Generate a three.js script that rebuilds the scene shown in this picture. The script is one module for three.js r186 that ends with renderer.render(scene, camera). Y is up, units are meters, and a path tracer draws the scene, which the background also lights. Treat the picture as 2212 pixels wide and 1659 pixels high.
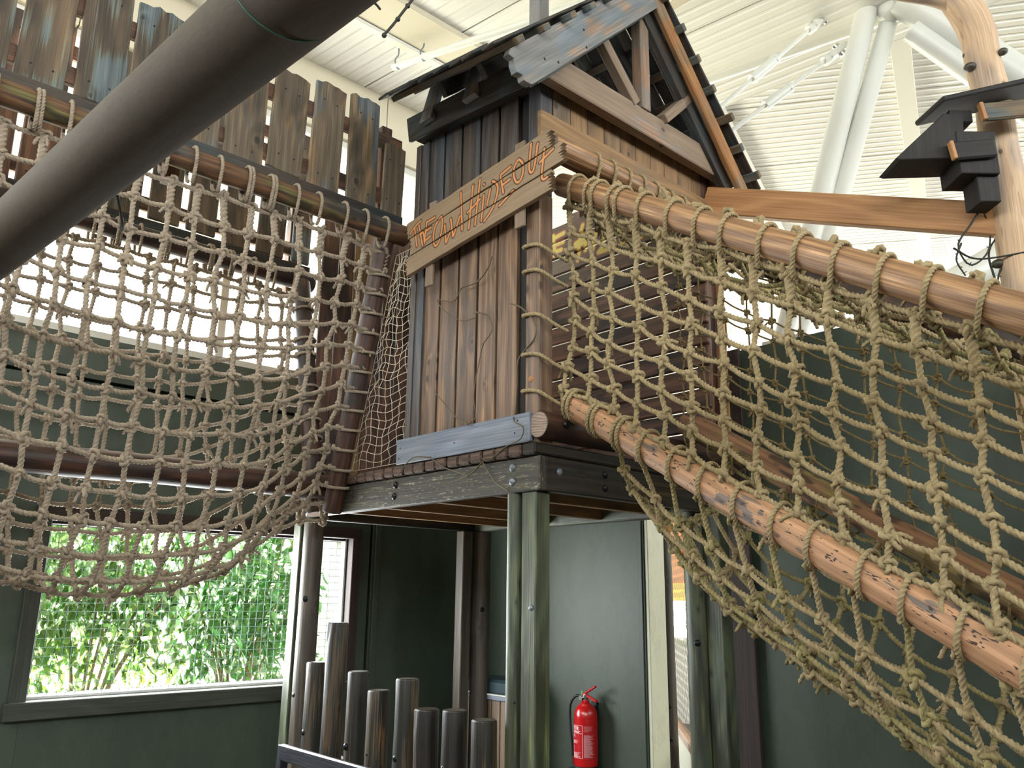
import * as THREE from 'three';
import { RectAreaLightUniformsLib } from 'three/addons/lights/RectAreaLightUniformsLib.js';
import { mergeGeometries } from 'three/addons/utils/BufferGeometryUtils.js';

// ------------------------------------------------------------------ camera, sky, sun, exposure
const V = (x, y, z) => new THREE.Vector3(x, y, z);
const scene = new THREE.Scene();
const renderer = new THREE.WebGLRenderer({ antialias: true });
renderer.toneMapping = THREE.LinearToneMapping;
renderer.toneMappingExposure = 1.12;
renderer.shadowMap.enabled = true;
const camera = new THREE.PerspectiveCamera(49.48, 2212 / 1659, 0.05, 200);
{
  const tilt = 14.32 * Math.PI / 180, roll = 0.71 * Math.PI / 180, az = 47.46 * Math.PI / 180;
  const fw = V(Math.cos(az), 0, -Math.sin(az)), rt = V(Math.sin(az), 0, Math.cos(az));
  const f3 = fw.clone().multiplyScalar(Math.cos(tilt)).add(V(0, Math.sin(tilt), 0));
  const u3 = rt.clone().cross(f3);
  camera.position.set(-2.805, 1.6, 2.855);
  camera.up.copy(u3.multiplyScalar(Math.cos(roll)).addScaledVector(rt, -Math.sin(roll)));
  camera.lookAt(camera.position.clone().add(f3));
}
const SKY = 7.5;                                   // bright hazy daylight outside the hall
scene.background = new THREE.Color(0.93, 0.97, 1.0);
scene.backgroundIntensity = SKY;
const sun = new THREE.DirectionalLight(new THREE.Color(1, 0.95, 0.86), 85);
sun.position.set(5, 36.8, -16.2); sun.target.position.set(-1, 0, -3);
sun.castShadow = true; sun.shadow.radius = 1;
Object.assign(sun.shadow.camera, { left: -20, right: 20, top: 20, bottom: -20, near: 1, far: 90 });
sun.shadow.mapSize.set(2048, 2048);
scene.add(sun, sun.target);
// area lights added over the sky light, one per opening, to brighten the interior
RectAreaLightUniformsLib.init();
function daylight(name, x, y, z, w, h, dir, power) { const l = new THREE.RectAreaLight(new THREE.Color(0.95, 0.98, 1.0), power, w, h); l.name = name; l.position.set(x, y, z); l.lookAt(x + dir[0], y + dir[1], z + dir[2]); scene.add(l); }
daylight('added_light_mesh_window', -0.32, 1.5, -2.97, 2.1, 1.0, [0, 0, 1], 20);  // added at the mesh window, strong to brighten the extinguisher wall
daylight('added_light_clerestory', -2.95, 4.31, -2.88, 9.9, 2.1, [0, 0, 1], 2.5);
daylight('added_light_rear', 3, 5.2, 9.0, 21.8, 1.45, [0, 0, -1], 5);  // added in an unseen window; lights the tower front
daylight('added_light_front', -8.0, 4.8, 3, 11.8, 1.1, [1, 0, 0], 6);  // added in an unseen window; lights the left face of the tower
daylight('added_light_far', 14.0, 5.4, 0, 17.8, 1.6, [-1, 0, 0], 5);  // added in an unseen window; brightens the right ceiling
daylight('added_light_side', 8.1, 1.5, -9.0, 11.6, 2.2, [0, 0, 1], 6);  // added in a window mostly out of view; brightens beyond the doorway

// ------------------------------------------------------------------ random numbers, names, tags
function seeded(a) { return () => { a = (a + 0x6d2b79f5) | 0; let t = Math.imul(a ^ (a >>> 15), 1 | a); t = (t + Math.imul(t ^ (t >>> 7), 61 | t)) ^ t; return ((t ^ (t >>> 14)) >>> 0) / 4294967296; }; }
let rnd = seeded(11);
const rr = (a, b) => a + (b - a) * rnd();
const used = new Map();
function numbered(name) { const k = used.get(name) || 0; used.set(name, k + 1); return k ? name + '_' + String(k).padStart(3, '0') : name; }
function tag(o, label, category, group) { o.userData.label = label; o.userData.category = category; if (group) o.userData.group = group; return o; }
function thing(name, label, category, pos = [0, 0, 0], group) { const g = new THREE.Group(); g.name = numbered(name); g.position.set(...pos); tag(g, label, category, group); scene.add(g); return g; }
function structure(name, pos = [0, 0, 0]) { const g = new THREE.Group(); g.name = name; g.userData.kind = 'structure'; g.position.set(...pos); scene.add(g); return g; }
function sub(parent, name, pos = [0, 0, 0]) { const g = new THREE.Group(); g.name = name; g.position.set(...pos); parent.add(g); return g; }
function put(parent, name, geo, mat, pos) { const m = new THREE.Mesh(geo, mat); m.name = name; if (pos) m.position.set(pos[0], pos[1], pos[2]); m.castShadow = m.receiveShadow = true; parent.add(m); return m; }

// ------------------------------------------------------------------ procedural textures
function lattice(seed) {
  const r = seeded(seed), T = new Float32Array(65536); for (let i = 0; i < 65536; i++) T[i] = r();
  return (x, y, px, py) => {
    let xi = Math.floor(x), yi = Math.floor(y); const fx = x - xi, fy = y - yi;
    const sx = fx * fx * (3 - 2 * fx), sy = fy * fy * (3 - 2 * fy);
    const x0 = ((xi % px) + px) % px, x1 = (x0 + 1) % px, y0 = ((yi % py) + py) % py, y1 = (y0 + 1) % py;
    const h = (a, b) => T[(a * 157 + b * 311) & 65535];
    return (h(x0, y0) * (1 - sx) + h(x1, y0) * sx) * (1 - sy) + (h(x0, y1) * (1 - sx) + h(x1, y1) * sx) * sy;
  };
}
const clamp01 = (t) => Math.max(0, Math.min(1, t));
const sstep = (a, b, t) => { t = clamp01((t - a) / (b - a)); return t * t * (3 - 2 * t); };
const rgb = (hex) => [(hex >> 16) & 255, (hex >> 8) & 255, hex & 255];
function dataTex(w, h, data, srgb = true) {
  const t = new THREE.DataTexture(data, w, h); t.wrapS = t.wrapT = THREE.RepeatWrapping; t.magFilter = THREE.LinearFilter; t.minFilter = THREE.LinearMipmapLinearFilter; t.generateMipmaps = true;
  if (srgb) t.colorSpace = THREE.SRGBColorSpace; t.needsUpdate = true; return t;
}
// wood: u runs across the grain, v along it; blotches are paint, stain, moss or char with grainy edges
function woodTex({ lo, hi, seed = 1, rings = 7, ringAmt = 0.4, knots = 3, blotch = [], w = 512, h = 512 }) {
  const n = lattice(seed), n2 = lattice(seed + 77), L = rgb(lo), H = rgb(hi), B = blotch.map((b) => ({ ...b, k: rgb(b.c) })), out = new Uint8Array(w * h * 4);
  const r = seeded(seed + 5), kn = []; for (let i = 0; i < knots; i++) kn.push([r(), r(), 0.012 + 0.02 * r()]);
  for (let y = 0; y < h; y++) for (let x = 0; x < w; x++) {
    const u = x / w, v = y / h;
    const fib = n(u * 160, v * 8, 160, 8) * 0.6 + n2(u * 80, v * 5, 80, 5) * 0.4;
    let warp = n2(u * 3, v * 2, 3, 2) * 1.1 + n(u * 6, v * 4, 6, 4) * 0.35, kd = 0;
    for (const [ku, kv, kr] of kn) {
      let du = u - ku, dv = v - kv; du -= Math.round(du); dv -= Math.round(dv);
      const d = Math.hypot(du, dv * 1.7) / kr; warp += 0.35 * Math.exp(-d * d * 0.12); if (d < 1.3) kd = Math.max(kd, 1 - sstep(0.6, 1.3, d) * 1);
    }
    let rg = 0.5 + 0.5 * Math.sin((u * rings + warp * 2) * 6.2832); rg = Math.pow(rg, 1.6);
    let t = clamp01(0.5 + (fib - 0.5) * 0.9 + (rg - 0.45) * ringAmt);
    let c = [0, 1, 2].map((i) => L[i] + (H[i] - L[i]) * t);
    for (const b of B) {
      const f = n(u * b.fx, v * b.fy, b.fx, b.fy) * 0.6 + n2(u * b.fx * 3, v * b.fy * 3, b.fx * 3, b.fy * 3) * 0.4 + (fib - 0.5) * (b.grain ?? 0.3);
      const m = sstep(b.th - (b.soft ?? 0.08), b.th + (b.soft ?? 0.08), f) * (b.amt ?? 0.8), s = 0.72 + 0.5 * t;
      c = c.map((q, i) => q + (b.k[i] * s - q) * m);
    }
    if (kd > 0) c = c.map((q) => q * (1 - 0.42 * kd));
    const o = (y * w + x) * 4; out[o] = Math.min(255, c[0]); out[o + 1] = Math.min(255, c[1]); out[o + 2] = Math.min(255, c[2]); out[o + 3] = 255;
  }
  return dataTex(w, h, out);
}
const grainBump = (() => {
  const w = 512, h = 512, n = lattice(901), n2 = lattice(902), o = new Uint8Array(w * h * 4);
  for (let y = 0; y < h; y++) for (let x = 0; x < w; x++) { const u = x / w, v = y / h, f = n(u * 170, v * 9, 170, 9) * 0.6 + n2(u * 60, v * 6, 60, 6) * 0.4, k = (y * w + x) * 4; o[k] = o[k + 1] = o[k + 2] = 255 * f; o[k + 3] = 255; }
  return dataTex(w, h, o, false);
})();
function wood(opts, { rough = 0.72, bump = 0.0012, clear = 0, spec } = {}) {
  const m = new THREE.MeshPhysicalMaterial({ map: woodTex(opts), roughness: rough, bumpMap: grainBump, bumpScale: bump, clearcoat: clear, clearcoatRoughness: 0.45 });
  if (spec !== undefined) m.specularIntensity = spec; return m;
}
function speckleTex(base, other, seed, { f = 8, th = 0.6, amt = 0.5, fine = 0.08, w = 256 } = {}) {
  const n = lattice(seed), n2 = lattice(seed + 3), A = rgb(base), Bq = rgb(other), o = new Uint8Array(w * w * 4), r = seeded(seed);
  for (let y = 0; y < w; y++) for (let x = 0; x < w; x++) {
    const u = x / w, v = y / w, q = n(u * f, v * f, f, f) * 0.5 + n2(u * f * 4, v * f * 4, f * 4, f * 4) * 0.3 + n(u * f * 11, v * f * 11, f * 11, f * 11) * 0.2, m = sstep(th - 0.1, th + 0.1, q) * amt, g = 1 + (r() - 0.5) * fine, k = (y * w + x) * 4;
    for (let i = 0; i < 3; i++) o[k + i] = Math.min(255, (A[i] + (Bq[i] - A[i]) * m) * g); o[k + 3] = 255;
  }
  return dataTex(w, w, o);
}
const flat = (hex, rough = 0.6, metal = 0, more = {}) => new THREE.MeshPhysicalMaterial({ color: hex, roughness: rough, metalness: metal, ...more });

const M = {
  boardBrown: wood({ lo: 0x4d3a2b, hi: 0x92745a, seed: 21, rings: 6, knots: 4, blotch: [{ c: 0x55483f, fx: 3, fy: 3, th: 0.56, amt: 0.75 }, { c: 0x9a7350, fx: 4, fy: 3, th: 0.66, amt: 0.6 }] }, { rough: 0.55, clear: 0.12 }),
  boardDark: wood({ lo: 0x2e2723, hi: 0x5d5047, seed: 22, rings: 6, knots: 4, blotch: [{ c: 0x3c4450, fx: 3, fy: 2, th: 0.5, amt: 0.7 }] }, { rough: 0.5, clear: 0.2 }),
  fenceBlue: wood({ lo: 0x4b4339, hi: 0x7b6a55, seed: 23, rings: 6, knots: 3, blotch: [{ c: 0x545f68, fx: 3, fy: 2, th: 0.48, amt: 0.75 }, { c: 0x8a6a45, fx: 4, fy: 3, th: 0.62, amt: 0.7 }, { c: 0x35302b, fx: 5, fy: 3, th: 0.66, amt: 0.6 }] }),
  fenceBrown: wood({ lo: 0x4d4134, hi: 0x7e6850, seed: 24, rings: 6, knots: 3, blotch: [{ c: 0x3c332b, fx: 3, fy: 3, th: 0.52, amt: 0.7 }, { c: 0x6c6b38, fx: 3, fy: 2, th: 0.66, amt: 0.6 }, { c: 0x56677a, fx: 3, fy: 2, th: 0.67, amt: 0.7 }] }),
  gableTan: wood({ lo: 0x6b5237, hi: 0x99774f, seed: 25, rings: 5, knots: 3, ringAmt: 0.3, blotch: [{ c: 0x6a6a66, fx: 3, fy: 3, th: 0.62, amt: 0.6 }, { c: 0x5a4632, fx: 4, fy: 3, th: 0.6, amt: 0.6 }] }),
  bargeBlue: wood({ lo: 0x5d5f60, hi: 0x84807a, seed: 26, rings: 5, knots: 3, ringAmt: 0.25, blotch: [{ c: 0x66747e, fx: 3, fy: 3, th: 0.5, amt: 0.6 }, { c: 0x96755a, fx: 4, fy: 3, th: 0.64, amt: 0.75 }] }),
  bargeOrange: wood({ lo: 0x7d5430, hi: 0xa87845, seed: 27, rings: 5, knots: 2, ringAmt: 0.3, blotch: [{ c: 0x60605c, fx: 3, fy: 3, th: 0.68, amt: 0.6 }] }),
  tieGrey: wood({ lo: 0x6b5a49, hi: 0x8f7c68, seed: 28, rings: 5, knots: 3, ringAmt: 0.25, blotch: [{ c: 0x6a7380, fx: 3, fy: 3, th: 0.58, amt: 0.75 }, { c: 0x9a6a45, fx: 3, fy: 3, th: 0.64, amt: 0.6 }] }),
  roofDark: wood({ lo: 0x1f1a15, hi: 0x453a30, seed: 29, rings: 7, blotch: [{ c: 0x2c3b40, fx: 3, fy: 3, th: 0.55, amt: 0.6 }] }, { rough: 0.6 }),
  batten: wood({ lo: 0x4a3f31, hi: 0x7d6a50, seed: 30, rings: 5, blotch: [{ c: 0x46545a, fx: 3, fy: 3, th: 0.52, amt: 0.7 }] }),
  beamDark: wood({ lo: 0x2a2823, hi: 0x4e473b, seed: 31, rings: 6, knots: 3, blotch: [{ c: 0xa8a190, fx: 84, fy: 40, th: 0.72, soft: 0.03, amt: 0.7, grain: 0.5 }, { c: 0x4a4a3a, fx: 4, fy: 3, th: 0.58, amt: 0.5 }] }, { rough: 0.6, clear: 0.15 }),
  beamBlack: wood({ lo: 0x17150f, hi: 0x352d22, seed: 32, rings: 7, ringAmt: 0.6, blotch: [{ c: 0x5a4426, fx: 4, fy: 2, th: 0.66, amt: 0.6 }] }),
  deckEnd: wood({ lo: 0x3a2c24, hi: 0x6f5647, seed: 33, rings: 14, ringAmt: 0.5, knots: 0 }),
  skirtBlue: wood({ lo: 0x56606f, hi: 0x8b929d, seed: 34, rings: 4, knots: 4, ringAmt: 0.25, blotch: [{ c: 0x6d7890, fx: 4, fy: 3, th: 0.5, amt: 0.5 }] }, { rough: 0.5, clear: 0.2 }),
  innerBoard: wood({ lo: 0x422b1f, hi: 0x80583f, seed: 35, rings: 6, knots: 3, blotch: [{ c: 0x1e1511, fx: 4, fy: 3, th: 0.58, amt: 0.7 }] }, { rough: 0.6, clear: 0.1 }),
  postGreen: wood({ lo: 0x333a2d, hi: 0x646c54, seed: 36, rings: 5, knots: 3, blotch: [{ c: 0x77782e, fx: 3, fy: 2, th: 0.63, amt: 0.45 }, { c: 0x23261f, fx: 4, fy: 2, th: 0.6, amt: 0.7 }] }, { rough: 0.5, clear: 0.2 }),
  postBrown: wood({ lo: 0x332d25, hi: 0x5f564a, seed: 37, rings: 5, knots: 3, blotch: [{ c: 0x5d5f2c, fx: 3, fy: 2, th: 0.64, amt: 0.6 }, { c: 0x231f1a, fx: 4, fy: 2, th: 0.62, amt: 0.6 }] }, { rough: 0.5, clear: 0.2 }),
  logSmooth: wood({ lo: 0x684a32, hi: 0xa9835c, seed: 38, rings: 9, knots: 1, ringAmt: 0.55, blotch: [{ c: 0xc39a75, fx: 5, fy: 4, th: 0.7, amt: 0.35 }] }, { rough: 0.5, clear: 0.15 }),
  logRaw: wood({ lo: 0x8f6a4c, hi: 0xbb906d, seed: 39, rings: 9, knots: 0, ringAmt: 0.5, blotch: [{ c: 0x5b5350, fx: 8, fy: 9, th: 0.69, soft: 0.02, amt: 0.85, grain: 0.25 }, { c: 0x2b1b12, fx: 46, fy: 40, th: 0.76, soft: 0.02, amt: 0.95, grain: 0.1 }] }, { rough: 0.6 }),
  logMoss: wood({ lo: 0x45301f, hi: 0x7d5a3c, seed: 40, rings: 8, knots: 1, ringAmt: 0.4, blotch: [{ c: 0x5d6030, fx: 3, fy: 5, th: 0.58, amt: 0.7 }, { c: 0x3a3f45, fx: 4, fy: 3, th: 0.6, amt: 0.65 }, { c: 0x231a15, fx: 6, fy: 5, th: 0.64, amt: 0.6 }] }, { rough: 0.75 }),
  logDark: wood({ lo: 0x2c1912, hi: 0x5b3826, seed: 41, rings: 8, knots: 1, ringAmt: 0.4, blotch: [{ c: 0x1a1210, fx: 4, fy: 4, th: 0.56, amt: 0.7 }] }, { rough: 0.5, clear: 0.12 }),
  logEnd: wood({ lo: 0x7a6a60, hi: 0xb09c8d, seed: 42, rings: 22, ringAmt: 0.5, knots: 0 }),
  char: wood({ lo: 0x0f0c0a, hi: 0x28221d, seed: 43, rings: 6, knots: 2, ringAmt: 0.3, blotch: [{ c: 0x8a6440, fx: 5, fy: 2, th: 0.72, soft: 0.05, amt: 0.8, grain: 0.6 }, { c: 0x2b3028, fx: 3, fy: 2, th: 0.58, amt: 0.5 }] }, { rough: 0.5, clear: 0.12 }),
  paleTimber: wood({ lo: 0x8d6038, hi: 0xb98a5a, seed: 44, rings: 5, knots: 4, ringAmt: 0.35 }, { rough: 0.6 }),
  paint: (() => { const m = new THREE.MeshPhysicalMaterial({ map: speckleTex(0x3d493d, 0x354035, 61, { f: 5, th: 0.55, amt: 0.5, fine: 0.05 }), roughness: 0.5, bumpMap: grainBump, bumpScale: 0.0003 }); return m; })(),
  paintDark: flat(0x2b3230, 0.6),
  cream: new THREE.MeshPhysicalMaterial({ map: speckleTex(0xcdcdb4, 0xb9b9a2, 62, { f: 6, th: 0.62, amt: 0.4, fine: 0.04 }), roughness: 0.55 }),
  white: new THREE.MeshPhysicalMaterial({ color: 0xd8d5cb, roughness: 0.5 }),
  steelWhite: new THREE.MeshPhysicalMaterial({ color: 0xc9cac2, roughness: 0.35, clearcoat: 0.3, clearcoatRoughness: 0.3 }),
  beige: new THREE.MeshPhysicalMaterial({ color: 0xc4bca6, roughness: 0.55 }),
  frameDark: wood({ lo: 0x231b18, hi: 0x40332d, seed: 45, rings: 5, knots: 1, ringAmt: 0.2 }),
  frameGreen: wood({ lo: 0x2a2f29, hi: 0x444a40, seed: 46, rings: 5, knots: 1, ringAmt: 0.2 }),
  wire: flat(0x1f4a3a, 0.5, 0.2),
  wireGrey: flat(0x5b5a52, 0.5, 0.2),
  bolt: flat(0x1a1d20, 0.3, 0.5),
  boltGrey: flat(0x77808a, 0.4, 0.5),
  chrome: flat(0xc8c8c8, 0.2, 1),
  twig: flat(0x5d523c, 0.7), twigDark: flat(0x2b2a22, 0.7),
  cord: flat(0xcfc6b2, 0.9),
  ropePale: new THREE.MeshPhysicalMaterial({ map: speckleTex(0x9a8c7a, 0x7f7160, 63, { f: 6, th: 0.55, amt: 0.7, fine: 0.25 }), roughness: 0.95, sheen: 0.4, sheenRoughness: 0.7, sheenColor: new THREE.Color(0xcfc4b4) }),
  ropeTan: new THREE.MeshPhysicalMaterial({ map: speckleTex(0x9b8a68, 0x7f7051, 64, { f: 6, th: 0.55, amt: 0.7, fine: 0.25 }), roughness: 0.95, sheen: 0.3, sheenRoughness: 0.7, sheenColor: new THREE.Color(0xcfbf9a) }),
  ropeGreen: new THREE.MeshPhysicalMaterial({ map: speckleTex(0x948760, 0x777044, 65, { f: 6, th: 0.5, amt: 0.7, fine: 0.25 }), roughness: 0.95 }),
  ropeThin: new THREE.MeshPhysicalMaterial({ map: speckleTex(0x7d6b45, 0x5f5034, 66, { f: 6, th: 0.55, amt: 0.6, fine: 0.25 }), roughness: 0.95 }),
  pole: new THREE.MeshPhysicalMaterial({ map: speckleTex(0x4a4338, 0x403930, 67, { f: 4, th: 0.55, amt: 0.5, fine: 0.1 }), roughness: 0.8, specularIntensity: 0.35 }),
  bark: wood({ lo: 0xa5876a, hi: 0xd8bd9c, seed: 47, rings: 3, ringAmt: 0.15, knots: 5, blotch: [{ c: 0x8d7f78, fx: 4, fy: 3, th: 0.6, amt: 0.5 }, { c: 0x6f513c, fx: 9, fy: 5, th: 0.8, amt: 0.5 }] }, { rough: 0.65 }),
  floor: new THREE.MeshPhysicalMaterial({ map: speckleTex(0x5f564b, 0x4a433b, 68, { f: 9, th: 0.55, amt: 0.6, fine: 0.12 }), roughness: 0.8 }),
  ground: new THREE.MeshPhysicalMaterial({ map: speckleTex(0xa9a48f, 0x8d9470, 69, { f: 9, th: 0.55, amt: 0.7, fine: 0.15 }), roughness: 0.95 }),
  render: new THREE.MeshPhysicalMaterial({ map: speckleTex(0xdcdcdc, 0xc6c8cc, 70, { f: 8, th: 0.55, amt: 0.5, fine: 0.06 }), roughness: 0.85 }),
  glass: new THREE.MeshPhysicalMaterial({ color: 0xffffff, transmission: 1, thickness: 0, roughness: 0, ior: 1.45 }),
  red: new THREE.MeshPhysicalMaterial({ color: 0xc01418, roughness: 0.25, clearcoat: 0.6, clearcoatRoughness: 0.15 }),
  rubber: flat(0x14161c, 0.5),
  blackWood: wood({ lo: 0x0f0d0c, hi: 0x26211e, seed: 49, rings: 6, knots: 1, ringAmt: 0.2 }),
  logFar: wood({ lo: 0x664732, hi: 0x9a7150, seed: 50, rings: 9, knots: 0, ringAmt: 0.4, blotch: [{ c: 0x6d6a35, fx: 5, fy: 5, th: 0.64, amt: 0.6 }, { c: 0x2c2019, fx: 8, fy: 8, th: 0.66, amt: 0.7 }] }),
  bench: wood({ lo: 0x1c1d24, hi: 0x34363f, seed: 48, rings: 4, knots: 1, ringAmt: 0.15 }, { rough: 0.35, clear: 0.3 }),
};


// hand lettering, in metres on the boards it is painted on
const SIGN_STROKES = [[[0.059,0.264],[0.106,0.294],[0.168,0.304]],[[0.106,0.284],[0.124,0.153]],[[0.149,0.282],[0.18,0.133]],[[0.16,0.209],[0.18,0.226],[0.197,0.206],[0.2,0.14]],[[0.226,0.262],[0.2,0.149]],[[0.225,0.268],[0.305,0.266]],[[0.212,0.213],[0.266,0.216]],[[0.201,0.152],[0.26,0.162]],[[0.367,0.243],[0.318,0.227],[0.286,0.167],[0.287,0.097],[0.307,0.071],[0.341,0.091],[0.37,0.157],[0.378,0.223],[0.367,0.243]],[[0.396,0.172],[0.402,0.058]],[[0.406,0.059],[0.452,0.12]],[[0.453,0.188],[0.468,0.068]],[[0.471,0.07],[0.535,0.168]],[[0.552,0.314],[0.55,0.075]],[[0.66,0.307],[0.607,0.058]],[[0.721,0.316],[0.662,0.056]],[[0.602,0.16],[0.713,0.195]],[[0.746,0.204],[0.715,0.058]],[[0.752,0.271],[0.754,0.268]],[[0.801,0.215],[0.768,0.13]],[[0.823,0.255],[0.863,0.226],[0.862,0.167],[0.81,0.08],[0.739,0.046]],[[0.889,0.251],[0.903,0.144]],[[0.89,0.261],[0.972,0.272]],[[0.899,0.193],[0.961,0.199]],[[0.866,0.081],[0.979,0.12]],[[1.036,0.282],[0.999,0.266],[0.988,0.204],[1.009,0.148],[1.044,0.152],[1.068,0.201],[1.065,0.257],[1.036,0.282]],[[1.136,0.325],[1.104,0.195],[1.118,0.152],[1.149,0.166],[1.183,0.302]],[[1.228,0.247],[1.192,0.113],[1.199,0.068],[1.233,0.075]],[[1.188,0.185],[1.288,0.213]]];
const WALL_STROKES = [[[-1.375,4.303],[-1.255,4.317]],[[-1.366,4.247],[-1.263,4.247]],[[-1.358,4.191],[-1.281,4.187]],[[-1.366,4.327],[-1.349,4.162]],[[-1.13,4.192],[-0.993,4.218]],[[-1.056,4.316],[-1.089,4.211]],[[-1.09,4.185],[-1.107,4.049]],[[-1.017,4.213],[-1.034,4.11]],[[-0.93,4.216],[-0.963,4.082]],[[-1.131,4.166],[-1.025,4.171]],[[-0.829,4.202],[-0.862,4.112]],[[-0.862,4.088],[-0.901,4.05]],[[-0.901,4.05],[-0.825,4.045]],[[-0.709,4.169],[-0.676,4.041]],[[-0.675,4.047],[-0.623,4.109]],[[-0.531,4.049],[-0.503,4.046]]];
function canvasTex(w, h, draw) { const c = document.createElement('canvas'); c.width = w; c.height = h; draw(c.getContext('2d'), w, h); const t = new THREE.CanvasTexture(c); t.colorSpace = THREE.SRGBColorSpace; t.wrapS = t.wrapT = THREE.ClampToEdgeWrapping; return t; }
function grainLines(x, w, h, base, tones, count, seed) { const r = seeded(seed); x.fillStyle = base; x.fillRect(0, 0, w, h); for (let i = 0; i < count; i++) { const y = r() * h, a = r() * w, l = 60 + r() * 500; x.strokeStyle = tones[Math.floor(r() * tones.length)]; x.globalAlpha = 0.1 + 0.25 * r(); x.lineWidth = 0.6 + 2.2 * r(); x.beginPath(); x.moveTo(a, y); x.bezierCurveTo(a + l * 0.3, y + r() * 8 - 4, a + l * 0.6, y + r() * 8 - 4, a + l, y + r() * 8 - 4); x.stroke(); } x.globalAlpha = 1; }
function strokes(x, list, map, width, style) { x.lineCap = 'round'; x.lineJoin = 'round'; x.lineWidth = width; x.strokeStyle = style; for (const s of list) { const p = s.map(map); x.beginPath(); x.moveTo(...p[0]); if (p.length === 2) x.lineTo(...p[1]); else { for (let i = 1; i < p.length - 1; i++) { const m = [(p[i][0] + p[i + 1][0]) / 2, (p[i][1] + p[i + 1][1]) / 2]; x.quadraticCurveTo(p[i][0], p[i][1], ...(i === p.length - 2 ? p[i + 1] : m)); } } x.stroke(); } }
M.sign = new THREE.MeshPhysicalMaterial({ roughness: 0.6, map: canvasTex(1400, 400, (x, w, h) => {
  grainLines(x, w, h, '#857058', ['#66543f', '#9f8769', '#544535', '#a88f71'], 1100, 31); const at = ([u, v]) => [u * 1000, 400 - v * 1000];
  x.globalAlpha = 0.9; strokes(x, SIGN_STROKES, at, 27, '#2b1b12'); x.globalAlpha = 1; strokes(x, SIGN_STROKES, at, 15, '#b5743f'); x.globalAlpha = 0.6; strokes(x, SIGN_STROKES, ([u, v]) => [u * 1000 - 3, 397 - v * 1000], 5, '#d99d62'); x.globalAlpha = 1;
}) });
M.letterBoard = new THREE.MeshPhysicalMaterial({ roughness: 0.55, clearcoat: 0.1, map: canvasTex(1170, 220, (x, w, h) => {
  grainLines(x, w, h, '#563a2a', ['#3a251a', '#6e4c37', '#2c1c14', '#7d5a43'], 700, 32); const at = ([z, y]) => [(z + 2.34) * 500, 220 - (y - 3.98) * 500];
  strokes(x, WALL_STROKES, at, 27, '#a8623f'); strokes(x, WALL_STROKES, at, 17, '#d9c45c');
}) });

// ------------------------------------------------------------------ shape helpers
const TA = 0.55, TL = 1.3;   // metres of wood covered by one texture tile, across and along the grain
const AX = ['x', 'y', 'z'];
// chamfered box centred on the origin, grain along axis g, uv in metres with a random start
function cbox(w, h, d, g = 1, c = 0.004) {
  const H = [w / 2, h / 2, d / 2]; c = Math.min(c, w * 0.3, h * 0.3, d * 0.3);
  const P = [], N = [], U = [], ou = rnd(), ov = rnd();
  const vert = (s, ax) => { const p = [0, 0, 0]; for (let i = 0; i < 3; i++) p[i] = s[i] * (i === ax ? H[i] : H[i] - c); return p; };
  const uv = (p, ax) => { if (ax === g) { const a = (g + 1) % 3, b = (g + 2) % 3; return [p[a] / TA + ou, p[b] / TL * 2 + ov]; } const a = 3 - g - ax; return [p[a] / TA + ou, p[g] / TL + ov]; };
  const tri = (a, b, q, n, ax) => {
    const e1 = [b[0] - a[0], b[1] - a[1], b[2] - a[2]], e2 = [q[0] - a[0], q[1] - a[1], q[2] - a[2]];
    const cr = [e1[1] * e2[2] - e1[2] * e2[1], e1[2] * e2[0] - e1[0] * e2[2], e1[0] * e2[1] - e1[1] * e2[0]];
    const L = (cr[0] * n[0] + cr[1] * n[1] + cr[2] * n[2]) < 0 ? [a, q, b] : [a, b, q];
    for (const p of L) { P.push(...p); N.push(...n); U.push(...uv(p, ax)); }
  };
  for (let ax = 0; ax < 3; ax++) for (const s of [-1, 1]) {
    const a = (ax + 1) % 3, b = (ax + 2) % 3, n = [0, 0, 0]; n[ax] = s;
    const q = [[-1, -1], [1, -1], [1, 1], [-1, 1]].map(([i, j]) => { const t = [0, 0, 0]; t[ax] = s; t[a] = i; t[b] = j; return vert(t, ax); });
    tri(q[0], q[1], q[2], n, ax); tri(q[0], q[2], q[3], n, ax);
  }
  for (let ax = 0; ax < 3; ax++) { // edges parallel to ax
    const a = (ax + 1) % 3, b = (ax + 2) % 3;
    for (const i of [-1, 1]) for (const j of [-1, 1]) {
      const n = [0, 0, 0]; n[a] = i * 0.7071; n[b] = j * 0.7071; const s0 = [0, 0, 0], s1 = [0, 0, 0]; s0[ax] = -1; s1[ax] = 1; s0[a] = s1[a] = i; s0[b] = s1[b] = j;
      const q = [vert(s0, a), vert(s1, a), vert(s1, b), vert(s0, b)], px = ax === g ? a : (a === g ? b : a);
      tri(q[0], q[1], q[2], n, px); tri(q[0], q[2], q[3], n, px);
    }
  }
  for (const i of [-1, 1]) for (const j of [-1, 1]) for (const k of [-1, 1]) { const s = [i, j, k]; tri(vert(s, 0), vert(s, 1), vert(s, 2), [i * 0.577, j * 0.577, k * 0.577], g === 0 ? 1 : 0); }
  const G = new THREE.BufferGeometry();
  G.setAttribute('position', new THREE.Float32BufferAttribute(P, 3)); G.setAttribute('normal', new THREE.Float32BufferAttribute(N, 3)); G.setAttribute('uv', new THREE.Float32BufferAttribute(U, 2));
  return G;
}
function box(parent, name, mat, pos, size, g = 1, { c = 0.004, rot } = {}) { const m = put(parent, name, cbox(size[0], size[1], size[2], g, c), mat, pos); if (rot) m.rotation.set(...rot); return m; }
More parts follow.
